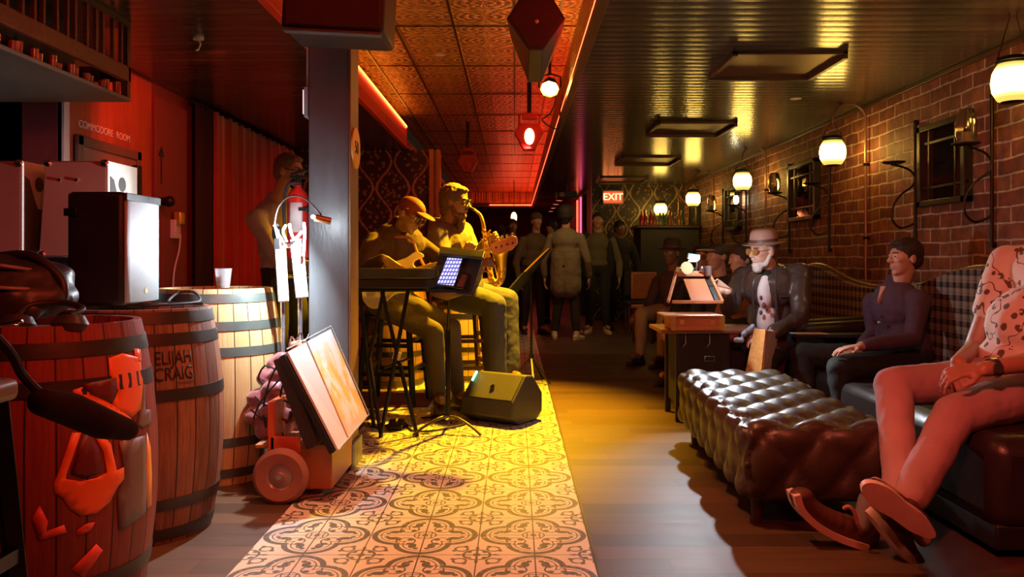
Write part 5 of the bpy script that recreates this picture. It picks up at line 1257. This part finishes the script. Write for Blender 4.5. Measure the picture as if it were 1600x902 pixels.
    # --- trousers
    if trousers:
        b = B(); b.ball(pelvis, (.125*g, .165*g, .13), R)
        for i in (0, 1):
            b.cap(hip[i], kn[i], .095*legr, .072*legr); b.cap(kn[i], lerp(kn[i], an[i], .90), .070*legr, (.050+flare)*legr)
        blob('trousers', b, trousers, t, max(voxel, .009), wr_f*1.2, .10, smooth=3)
    if shoem and ft:
        for i in (0, 1): shoe(t, (0, 0, 0), an[i], ft[i], ftup[i] if ftup else (0, 0, 1), shoem, solem or shoem)
    def H(x, y, z): return head+(hf_*x+hs_*y+hu_*z)*hk
    Rh = RM(hf_, hs_, hu_)
    ctx = dict(t=t, H=H, R=Rh, head=head, f=hf_, s=hs_, u=hu_, k=hk, chest=chest, pelvis=pelvis, F=f, S=s, U=u, el=el, wr=wr, kn=kn, an=an, sh=sh, v=voxel)
    if hair: hair(ctx)
    if extra: extra(ctx)
    return t
def hairm(n, c): return M('hair_'+n, c, .7, ns=60, var=.5, bump=.8, stretch=(1, 1, .3))
def hair_short(mat, vol=.0, back=.0):
    def g(c):
        b = B(); H = c['H']; k = c['k']
        b.ball(H(-.022, 0, .045), ((.092+vol)*k, (.080+vol)*k, (.082+vol)*k), c['R'], 18, 12); b.ball(H(-.05, 0, .0), ((.058+vol)*k, (.072+vol)*k, (.075)*k), c['R'], 18, 12)
        b.ball(H(.035, 0, .088+vol*.5), ((.045+vol*.5)*k, (.060+vol*.5)*k, .025*k), c['R'], 16, 10)
        if back: b.ball(H(-.06, 0, -.06), (.045*k, .06*k, back*k), c['R'], 16, 10)
        blob('hair', b, mat, c['t'], max(.007, c['v']*.8), .012, .02, smooth=1)
    return g
def beard(mat, ln=.05):
    def g(c):
        b = B(); H = c['H']; k = c['k']
        b.ball(H(.045, 0, -.085), (.052*k, .052*k, .030*k), c['R'], 16, 10); b.ball(H(.062, 0, -.10-ln*.4), (.032*k, .036*k, (.02+ln*.6)*k), c['R'], 16, 10)
        for q in (-1, 1): b.cap(H(.0, q*.064, -.02), H(.03, q*.05, -.075), .012*k, .02*k)
        b.cap(H(.092, -.016, -.038), H(.092, .016, -.038), .007*k, .007*k)
        blob('beard', b, mat, c['t'], .006, .008, .015, smooth=1)
    return g
def cap_hat(mat, brim=.06, dome=0, tilt=0, rim=None, lab=None):
    def g(c):
        H = c['H']; k = c['k']; b = B(); b.ball(H(-.012, 0, .052+dome), (.104*k, .086*k, (.072+dome*.5)*k), c['R'], 20, 12)
        h = blob('cap', b, mat, c['t'], .007, smooth=2, label=lab)
        if brim:
            bb = B(); bb.ball(H(.088+brim*.35, 0, .058), ((.04+brim*.6)*k, .066*k, .009*k), c['R'], 20, 10); blob('cap_brim', bb, rim or mat, c['t'], .005, smooth=1)
    return g
def brim_hat(mat, r=.15, h=.095):
    def g(c):
        H = c['H']; k = c['k']; z0 = .055
        prof = [(0, h+.012), (.045, h+.018), (.075, h+.008), (.088, h-.02), (.094, .012), (.100, .004), (r*.8, -.006), (r, .004), (r, -.002), (r*.8, -.012), (.085, -.004), (0, .0)]
        bb = B().lathe([(a*k, z*k) for a, z in prof], H(-.008, 0, z0), c['u'], 36, False)
        obj('hat', bb, mat, c['t'], sub=1, angle=180)
        obj('hat_band', B().lathe([(.0965*k, .008*k), (.0985*k, .010*k), (.0955*k, .030*k), (.092*k, .030*k)], H(-.008, 0, z0), c['u'], 32, False), M('brown_band', (.10, .05, .03), .5), c['t'])
    return g
def glasses(mat, lens=None, big=0):
    def g(c):
        H = c['H']; k = c['k']; b = B()
        for q in (-1, 1):
            b.tube(arc(H(.102, q*.033, .008), c['s'], c['u'], (.021+big)*k, 0, 360, 18), .0025, 6); b.tube([H(.100, q*(.056+big), .012), H(.0, q*.078, .014), H(-.02, q*.078, .0)], .0026, 6)
            if lens: obj('lens', B().lathe([(0, 0), ((.021+big)*k, 0), ((.021+big)*k, .002), (0, .002)], H(.100, q*.033, .008), c['f'], 20, False), lens, c['t'])
        b.tube([H(.103, -.012, .012), H(.103, .012, .012)], .0025, 6); obj('glasses', b, mat, c['t'])
    return g
def multi(*fs):
    def g(c):
        for k in fs: k(c)
    return g
def cloth(n, c, r=.85, **k): return M('cloth_'+n, c, r, ns=7, bump=.35, sheen=0, **k)
# 1 bassist
Z = 5.62
def strap(c):
    o = V(c['t'].location); obj('guitar_strap', B().tube(spline([P(600, 372, 5.70)-o, P(640, 372, 5.42)-o, P(652, 395, 5.36)-o, P(664, 418, 5.36)-o]), .008, 8), M('tan_strap', (.45, .16, .06), .6), c['t'])
def cap_badge(c): obj('cap_badge', B().ball(c['H'](.02, -.085, .055), (.012, .004, .008), c['R']), M('chrome'), c['t'])
person('seated bassist in dark red sweater and maroon cap looking down', (-.86, 5.86, .0), pelvis=(-.88, 5.82, .80), chest=P(622, 383, 5.72), F=(.55, -.83, -.1), head=P(641, 337, 5.58), hf=(.72, -.50, -.48), hu=(.42, -.2, .88),
       sh=[P(648, 378, 5.84), P(583, 378, 5.60)], el=[P(692, 408, 5.75), P(566, 425, 5.26)], wr=[P(724, 408, 5.36), P(600, 405, 5.10)],
       hd=[((.4, -.1, .9), (0, .9, -.1), 1.0, -1), ((.75, .1, -.62), (0, 1, 0), .55)], hip=[(-.80, 5.86, .74), (-.93, 5.72, .73)],
       kn=[P(705, 512, 5.62), P(678, 520, 5.36)], an=[P(716, 618, 5.62), P(686, 622, 5.42)], ft=[(.75, -.65, 0), (.25, -.97, 0)],
       tone='brown', shirt=('sweater', cloth('dark_maroon', (.035, .009, .009))), trousers=cloth('olive_jeans', (.075, .055, .035)), shoem=mat_leather('brown_boots', (.08, .055, .03), .5), solem=M('dark_sole', (.03, .02, .015), .8),
       hair=multi(cap_hat(M('maroon_cap', (.13, .012, .016), .8, ns=30), .075), glasses(blackmet), cap_badge, strap), girth=1.12, legr=.95, voxel=.007, sw=.2)
# 2 saxophonist
greyj = cloth('tan_grey_hoodie', (.13, .10, .07)); jeans = cloth('faded_blue_jeans', (.065, .07, .085))
sgl = M('sunglass_lens', (.008, .008, .008), .08)
def hood(c):
    b = B(); b.cap(c['chest']+c['U']*.13-c['F']*.05+c['S']*.07, c['chest']+c['U']*.13-c['F']*.05-c['S']*.07, .05, .05); b.ball(c['chest']+c['U']*.10-c['F']*.09, (.05, .10, .09), RM(c['F'], c['S'], c['U'])); blob('hood', b, greyj, c['t'], .009, .01, .05)
person('seated saxophonist in grey hooded jacket and sunglasses', (-.45, 6.3, 0), pelvis=(-.40, 6.32, .82), chest=P(702, 378, 6.22), F=(.9, -.42, 0), head=P(711, 317, 6.14), hf=(.95, -.30, -.12), hu=(.10, 0, 1),
       sh=[P(722, 362, 6.40), P(684, 366, 6.05)], el=[P(744, 412, 6.30), P(693, 428, 5.92)], wr=[P(762, 378, 5.98), P(742, 412, 5.78)],
       hd=[((.6, -.5, .3), (0, -1, 0), .9, -1), ((.9, -.1, .1), (.1, .9, -.2), .8)], hip=[(-.36, 6.42, .76), (-.42, 6.22, .76)],
       kn=[P(792, 470, 6.35), P(772, 478, 5.95)], an=[P(797, 584, 6.25), P(775, 598, 5.95)], ft=[(.5, -.85, 0), (.45, -.9, 0)],
       tone='brown', shirt=('hooded_jacket', greyj), trousers=jeans, shoem=mat_leather('brown_boots', (.08, .055, .03)), hair=multi(hair_short(hairm('brown_curls', (.09, .055, .03)), .012, .05), beard(hairm('brown_beard', (.10, .05, .025)), .09), glasses(black, sgl, .004), hood),
       girth=1.28, belly=.05, legr=1.28, flare=.012, voxel=.007, sw=.21, armr=1.25, hk=1.06)
# 3 singer behind the pillar
person('singer in pale mauve shirt at a microphone behind the pillar', (-1.58, 5.75, 0), pelvis=(-1.60, 5.75, .96), chest=P(430, 345, 5.72), F=(.93, -.35, 0), head=P(452, 269, 5.62), hf=(.93, -.33, -.12), hu=(.12, 0, 1),
       el=[P(500, 395, 5.75), P(437, 410, 5.45)], wr=[P(552, 416, 5.32), P(520, 424, 5.18)], hd=[((.9, -.2, -.2), (0, 0, -1), .35), ((.9, -.2, -.15), (0, 0, -1), .35)],
       kn=[(-1.50, 5.80, .50), (-1.60, 5.62, .50)], an=[(-1.48, 5.85, .09), (-1.62, 5.60, .09)], ft=[(.9, -.4, 0), (.9, -.4, 0)], tone='tan', shirt=cloth('pale_mauve', (.42, .33, .34)), trousers=cloth('black_trousers', (.02, .02, .025)),
       shoem=mat_leather('black_shoes', (.02, .02, .02)), hair=multi(hair_short(hairm('light_brown', (.16, .09, .045)), .004), glasses(black)), voxel=.008, girth=1.08, sw=.21)
# 4 painter
jacket = mat_leather('worn_black_leather', (.07, .05, .042), .33)
def tee(c):
    F, S_, U = c['F'], c['S'], c['U']; ch = c['chest']; pe = c['pelvis']
    b = B(); b.ball(ch+F*.078-U*.03, (.085, .060, .13), RM(F, S_, U)); b.ball(lerp(ch, pe, .55)+F*.088, (.085, .072, .15), RM(F, S_, U)); tt = blob('white_tee', b, M('white_cotton', (.80, .78, .80), .8), c['t'], .008)
    b = B(); b.ball(ch+F*.050+U*.085, (.075, .062, .045), RM(F, S_, U)); blob('scarf', b, M('black_cloth'), c['t'], .008, .01, .03)
    b = B()
    for dz, dy, r in ((.05, -.012, .009), (.0, .005, .013), (-.05, -.01, .010), (-.10, .010, .013), (-.15, -.008, .011), (-.02, -.03, .006), (-.12, .03, .008)): b.ball(ch+F*(.132+.025*(dz < -.04))+U*(dz-.02)+S_*dy, (.012, r, r*1.5), RM(F, S_, U), 10, 6)
    obj('shirt_print', b, M('maroon_ink', (.25, .05, .07), .8), c['t'])
    b = B(); b.cap(ch+U*.13-F*.07+S_*.07, ch+U*.13+F*.04+S_*.085, .022, .018); b.cap(ch+U*.13-F*.07-S_*.07, ch+U*.13+F*.04-S_*.085, .022, .018); blob('jacket_collar', b, jacket, c['t'], .007)
    for q in (-1, 1): obj('jacket_edge', B().tube(spline([ch+U*.12+F*.075+S_*.06*q, ch+F*.125+S_*.075*q, lerp(ch, pe, .5)+F*.125+S_*.08*q, pe+U*.08+F*.12+S_*.10*q]), .010, 8), jacket, c['t'])
    obj('chest_pocket', B().tube([ch-U*.06+F*.112+S_*.10, ch-U*.055+F*.085+S_*.155], .006, 6), jacket, c['t'])
person('painter in brimmed hat and black leather jacket over a white printed shirt', (1.78, 5.75, 0), pelvis=P(1207, 540, 5.75), chest=P(1203, 448, 5.66), F=(-.55, -.83, 0), head=P(1193, 393, 5.58), hf=(-.90, -.42, -.12), hu=(-.05, -.05, 1),
       sh=[P(1252, 428, 5.58), P(1160, 432, 5.84)], el=[P(1250, 498, 5.42), P(1139, 482, 5.66)], wr=[P(1203, 522, 5.22), P(1137, 456, 5.44)], hd=[((-.9, -.2, -.1), (0, 0, -1), .5), ((-.75, -.1, .5), (.2, -.6, -.3), 1.0)],
       hip=[P(1225, 545, 5.70), P(1188, 545, 5.82)], kn=[P(1200, 560, 5.28), P(1150, 560, 5.42)], an=[P(1195, 650, 5.35), P(1140, 640, 5.45)], ft=[(-.3, -.95, 0), (-.5, -.85, 0)],
       tone='pale', shirt=('leather_jacket', jacket), trousers=cloth('black_trousers', (.02, .02, .025)), shoem=mat_leather('black_shoes', (.02, .02, .02)), hair=multi(hair_short(hairm('grey', (.10, .08, .07)), -.002), brim_hat(M('tan_felt', (.38, .22, .17), .85, ns=30), .145, .085), beard(hairm('white_beard', (.62, .58, .54)), .02), glasses(M('amber_frame', (.3, .15, .05), .3), M('amber_lens', (.5, .22, .03), .1, trans=.5))),
       extra=tee, girth=1.10, voxel=.007, armr=1.12, sw=.21, wr_f=.022)
t = thing('paint_brush', 'fine brush in the painter\'s raised hand', 'brush', P(1128, 452, 5.36)); obj('shaft', B().cyl((.06, .02, .0), (-.06, -.02, .03), .003), midwood, t); obj('ferrule', B().cyl((-.06, -.02, .03), (-.085, -.025, .036), .004, .003), M('chrome'), t)
st = thing('stool', 'low dark stool under the painter', 'stool', (1.80, 5.76, 0)); obj('seat', B().lathe([(0, .34), (.17, .34), (.18, .36), (.17, .385), (0, .39)], n=28, caps=False), sofa_leather, st)
for a in (45, 135, 225, 315): obj('leg', B().cyl((.15*math.cos(R_(a)), .15*math.sin(R_(a)), 0), (.12*math.cos(R_(a)), .12*math.sin(R_(a)), .35), .014), blackmet, st)
# 5 man in the dark purple shirt
def shirt_bits(c):
    F, S_, U = c['F'], c['S'], c['U']; ch, pe = c['chest'], c['pelvis']; m_ = cloth('dark_purple', (.085, .05, .08))
    b = B(); b.cap(ch+U*.145-F*.055+S_*.055, ch+U*.125+F*.055+S_*.04, .020, .016); b.cap(ch+U*.145-F*.055-S_*.055, ch+U*.125+F*.055-S_*.04, .020, .016); blob('shirt_collar', b, m_, c['t'], .007)
    obj('neck_opening', B().prism([(0, -.03), (.020, .085), (-.020, .085)], ch+F*.128+U*.045, S_, (U*.8-F*.45).normalized(), .02), skin('pale'), c['t'])
    obj('pocket_badge', B().ball(ch-U*.10+F*.145, .009), M('pale_metal'), c['t'])
    for k in range(4): obj('button', B().ball(lerp(ch, pe, .2+.2*k)+F*.142, (.006,)*3), M('dark_button', (.1, .05, .06), .3), c['t'])
person('man in dark purple shirt on the plaid sofa looking left', (2.35, 5.2, .0), pelvis=P(1418, 555, 5.22), chest=P(1400, 478, 5.22), F=(-.93, -.35, 0), head=P(1413, 404, 5.18), hf=(-.97, -.22, .02), hu=(-.05, 0, 1),
       el=[P(1425, 530, 4.95), P(1366, 520, 5.40)], wr=[P(1345, 541, 4.85), P(1342, 548, 5.22)], hd=[((-.95, -.1, -.1), (0, 0, -1), .25), ((-.9, -.2, -.15), (0, 0, -1), .3)],
       hip=[P(1410, 565, 5.10), P(1395, 565, 5.32)], kn=[P(1312, 577, 4.85), P(1252, 554, 5.28)], an=[P(1318, 668, 4.85), P(1262, 655, 5.2)], ft=[(-.9, -.4, 0), (-.9, -.4, 0)],
       tone='pale', shirt=cloth('dark_purple', (.085, .05, .08)), trousers=cloth('black_green', (.018, .022, .02)), shoem=mat_leather('black_shoes', (.02, .02, .02)), hair=hair_short(hairm('dark_brown', (.035, .018, .012)), .008), extra=shirt_bits, voxel=.006, girth=1.0, wr_f=.016, legr=1.08, sw=.19)
# 6 man in patterned shirt
pinkj = cloth('dusty_pink_denim', (.46, .27, .27)); prnt = mat_print()
whsole = M('pale_rubber_sole', (.82, .55, .46), .5)
def watch(c):
    w_ = c['wr'][0]; e_ = c['el'][0]; d = (w_-e_).normalized(); p = w_-d*.035
    obj('wrist_watch', B().lathe([(.034, -.011), (.037, -.011), (.037, .011), (.034, .011), (.034, -.011)], p, d, 28, False).lathe([(0, 0), (.018, 0), (.018, .009), (0, .009)], p+V((-.005, -.036, .004)), (0, -1, .1), 22, False), M('steel_watch', (.35, .33, .32), .3, .9), c['t'])
    for i, (tt, bt) in enumerate((((-.85, .0, .5), None),)): pass
D1 = V((-.80, .02, .58)).normalized(); U1 = V((.14, .96, .24)); U1 = (U1-D1*U1.dot(D1)).normalized()
D2 = (P(1436, 890, 2.86)-P(1362, 797, 2.86)).normalized(); U2 = V((.84, .10, .54)); U2 = (U2-D2*U2.dot(D2)).normalized()
person('man in patterned shirt and pink trousers on the near seat, hands clasped', (2.06, 3.3, 0), pelvis=(2.08, 3.38, .55), chest=(2.27, 3.44, .95), F=(-.80, -.60, 0), head=(2.40, 3.44, 1.25), hf=(-.9, -.4, 0),
       sh=[(2.36, 3.22, 1.03), (2.14, 3.62, 1.02)], el=[P(1640, 562, 3.02), P(1522, 545, 3.62)], wr=[P(1538, 577, 2.98), P(1497, 566, 3.28)], hd=[((-.90, .20, -.10), (0, .5, -.85), .8), ((-.25, -.75, -.55), (.5, -.1, -.85), .85)],
       hip=[(2.02, 3.20, .53), (1.92, 3.42, .53)], kn=[P(1492, 648, 3.02), P(1396, 604, 3.28)], an=[P(1402, 794, 2.70)-D1*.058+U1*.078, P(1399, 843, 2.86)-D2*.058+U2*.078], ft=[D1, D2], ftup=[U1, U2],
       tone='tan', shirt=('patterned_shirt', prnt), trousers=pinkj, shoem=mat_leather('dark_red_brown_shoe', (.10, .03, .02), .6), solem=whsole, hair=hair_short(hairm('dark_brown', (.035, .018, .012))), extra=watch, voxel=.0055, girth=1.2, belly=.06, sleeve=.55, legr=1.05, armr=1.08, flare=.006)
t = thing('shoe', 'dark shoe with long curved pale sole and grey sock, beside the bench foot', 'shoe', P(1330, 866, 2.95)); o_ = V(t.location); t.location.z = 0; o_.z = 0
cv = spline([P(1241, 776, 2.95)-o_, P(1250, 802, 2.95)-o_, P(1276, 828, 2.95)-o_, P(1312, 848, 2.95)-o_, P(1356, 863, 2.95)-o_], 5)
ol = [(p.x, p.z) for p in cv]; up2 = []
for i, p in enumerate(cv):
    d_ = (cv[min(i+1, len(cv)-1)]-cv[max(i-1, 0)]).normalized(); up2.append((p.x-d_.z*.024*-1*-1, p.z+d_.x*.024))
obj('shoe_sole', B().prism(ol+up2[::-1], (0, .045, 0), (1, 0, 0), (0, 0, 1), .095), whsole, t, bevel=.006)
b = B()
for i in range(2, len(cv), 2):
    d_ = (cv[min(i+1, len(cv)-1)]-cv[max(i-1, 0)]).normalized(); nr_ = V((-d_.z, 0, d_.x)); f_ = i/len(cv); b.ball(cv[i]+V((0, .045, 0))+nr_*(.035+.02*f_), (.045, .042, .028+.028*f_))
blob('shoe', b, mat_leather('dark_red_brown_shoe', (.10, .03, .02)), t, .007)
ak = P(1348, 822, 2.99)-o_
obj('sock', B().cap(ak, P(1356, 782, 3.02)-o_, .036, .034), M('grey_sock', (.18, .150, .150), .9), t)
obj('lace', B().tube(spline([P(1318, 795, 2.93)-o_, P(1326, 792, 2.92)-o_, P(1334, 800, 2.92)-o_, P(1340, 818, 2.92)-o_]), .007, 8), M('red_lace', (.5, .2, .16), .7), t)
# ---------------- the crowd at the back (small, softer detail)
dk = cloth('near_black', (.022, .018, .016)); gj = cloth('olive_grey', (.20, .165, .10)); sh_b = mat_leather('black_shoes', (.02, .02, .02)); sh_w = M('white_trainers', (.75, .60, .40), .6)
def stand(lab, px, pyf, pyh, F, shirt, trousers, hair, tone='tan', lean=0, elo=(.06, .05), wro=(.08, .12), shoem=None, girth=1.0, step=.12, group='people standing at the back', wrz=.0, **k):
    Z = FPX*CAM_H/(pyf-VY); X = (px-VX)/FPX*Z; Hh = CAM_H+(VY-pyh)/FPX*Z; sc = Hh/1.75; F = V(F).normalized(); Sd = V((0, 0, 1)).cross(F)
    b = V((X, Z, 0)); pe = b+V((0, 0, .95*sc)); ch = b+V((lean, 0, 1.30*sc)); hd_ = ch+V((lean*.3, 0, .32*sc))+F*.02
    el = [ch+Sd*(.24+elo[0])-V((0, 0, .27*sc)), ch-Sd*(.24+elo[1])-V((0, 0, .27*sc))]; wr = [el[0]+F*wro[0]-V((0, 0, .22*sc-wrz)), el[1]+F*wro[1]-V((0, 0, .22*sc-wrz))]
    kn = [b+Sd*.10+F*.03+V((0, 0, .50*sc)), b-Sd*.11+F*.02+V((0, 0, .50*sc))]; an = [b+Sd*step+V((0, 0, .088)), b-Sd*step-F*.05+V((0, 0, .088))]
    return person(lab, (X, Z, 0), pelvis=pe, chest=ch, F=F, head=hd_, hf=k.pop('hf', F), el=el, wr=wr, kn=kn, an=an, ft=[F+Sd*.3, F-Sd*.3], hd=[(F*.2-V((0, 0, 1)), -Sd, .4), (F*.2-V((0, 0, 1)), Sd, .4)], tone=tone, shirt=shirt, trousers=trousers, shoem=shoem or sh_b, hair=hair, voxel=.011, girth=girth, group=group, hk=sc, **k)
brh = hairm('black', (.02, .014, .012))
stand('person with big dark hair and long olive-grey jacket, back turned', 884, 530, 322, (.25, .95, 0), ('long_jacket', gj), dk, hair_short(brh, .035, .06), shoem=sh_w, girth=1.15, step=.15,
      extra=lambda c: blob('jacket_skirt', B().cap(c['pelvis']+c['S']*.05+V((0, 0, .12)), c['pelvis']+c['S']*.06-V((0, 0, .26)), .150, .150).cap(c['pelvis']-c['S']*.05+V((0, 0, .12)), c['pelvis']-c['S']*.06-V((0, 0, .26)), .150, .150), gj, c['t'], .012, .02))
stand('person facing the camera in olive sweater under an open dark jacket', 934, 521, 332, (-.12, -1, 0), cloth('olive_sweater', (.14, .12, .05)), dk, hair_short(brh, .004), tone='tan', shoem=sh_w,
      extra=lambda c: [blob('open_jacket', B().ball(lerp(c['chest'], c['pelvis'], .5)+c['S']*.17*q-c['F']*.03, (.12, .075, .36), RM(c['F'], c['S'], c['U'])), dk, c['t'], .012, .02) for q in (-1, 1)])
stand('person in a woolly hat and brown scarf leaning to the right', 833, 522, 333, (.35, -.9, 0), cloth('brown_coat', (.12, .08, .045)), dk, cap_hat(M('brown_knit', (.11, .06, .04), .9, ns=40), 0, .012), tone='tan', girth=1.12, lean=.03)
stand('person in black behind the saxophone with reddish light on the coat', 800, 516, 342, (.2, -1, 0), dk, dk, hair_short(brh, .01), tone='brown')
stand('person in black with a pale blouse glimpsed near the far opening', 862, 506, 345, (-.6, -.8, 0), dk, dk, hair_short(brh, .02, .08), tone='tan')
stand('tall dark figure by the wallpaper right of the open jacket', 968, 516, 345, (.3, -.9, 0), dk, dk, hair_short(brh, .01), tone='brown')
stand('dark figure in the passage left of the knitted hat', 781, 500, 352, (.5, .8, 0), dk, dk, hair_short(brh, .02), tone='brown')
# seated along the wall
def seated(lab, px, py, Z, F, shirt, trousers, hair, tone='tan', hf=None, **k):
    hd_ = P(px, py, Z); F = V(F).normalized(); Sd = V((0, 0, 1)).cross(F); ch = hd_-V((0, 0, .31))-F*.03; pe = V((ch.x, ch.y, .50))-F*.06
    el = [ch+Sd*.25+F*.08-V((0, 0, .24)), ch-Sd*.25+F*.08-V((0, 0, .24))]; wr = [el[0]+F*.22-Sd*.06-V((0, 0, .03)), el[1]+F*.22+Sd*.06-V((0, 0, .03))]
    kn = [pe+F*.42+Sd*.13-V((0, 0, .0)), pe+F*.42-Sd*.13]; an = [V((kn[0].x, kn[0].y, .09))+F*.03, V((kn[1].x, kn[1].y, .09))+F*.03]
    return person(lab, (pe.x, pe.y, 0), pelvis=pe, chest=ch, F=F, head=hd_, hf=hf or F, el=el, wr=wr, kn=kn, an=an, ft=[F, F], hd=[(F-V((0, 0, .3)), (0, 0, -1), .5), (F-V((0, 0, .3)), (0, 0, -1), .5)], tone=tone, shirt=shirt, trousers=trousers, shoem=sh_b, hair=hair, voxel=.009, group='people seated along the brick wall', **k)
seated('seated man in a flat pale-brimmed cap beside the easel', 1121, 402, 6.9, (-.85, -.5, 0), dk, dk, multi(cap_hat(M('dark_cap', (.05, .035, .03), .7), .10, -.004, rim=M('pale_brim', (.5, .33, .26), .6)), hair_short(hairm('dark_brown', (.035, .018, .012)), -.006)), tone='tan')
seated('seated woman with dark hair close behind the painter', 1158, 407, 6.5, (-.9, -.4, 0), cloth('rust_top', (.28, .09, .04)), dk, hair_short(hairm('dark_brown', (.035, .018, .012)), .012, .12), tone='tan')
seated('seated person with dark glasses half hidden behind the flat cap', 1097, 403, 7.8, (-.4, -.9, 0), dk, dk, multi(hair_short(brh, .01), glasses(black, sgl)), tone='tan')
seated('seated person in wide hat and beige trousers left of the easel', 1050, 397, 8.3, (-.7, -.7, 0), cloth('dark_mauve_coat', (.08, .05, .05)), cloth('beige', (.42, .31, .14)), brim_hat(M('dark_felt', (.05, .035, .03), .8), .15), tone='brown')
st['group'] = 'low dark stools'
for (x, y, lab) in ((1.80, 7.05, 'low dark stool under the seated man in the flat cap'), (2.02, 8.0, 'low dark stool under the half hidden seated person'), (1.60, 8.42, 'low dark stool under the person in beige trousers'), (1.86, 6.62, 'low dark stool under the seated woman')):
    dup(st, (x, y, 0), label=lab)
# second board: red-brown table beside them
for i, (px, py, Z, lab) in enumerate(((1001, 470, 11.4, 'dark chair back in the crowd near the wallpaper'), (1022, 455, 10.4, 'orange cushioned chair beside the beige trousers'))):
    p = P(px, py, Z); t = thing('dining_chair', lab, 'chair', (p.x, p.y, 0), R_(30*i)); mm = (dk, M('orange_cushion', (.35, .12, .06), .8))[i]
    obj('seat', B().box((0, 0, .44), (.42, .42, .05)), mm, t, bevel=.015); obj('backrest', B().box((0, .2, .70), (.40, .035, .34)), mm, t, bevel=.015)
    for a in (-1, 1):
        for c_ in (-1, 1): obj('leg', B().beam((a*.18, c_*.18, 0), (a*.18, c_*.18, .43), .03, .03), darkwood, t)
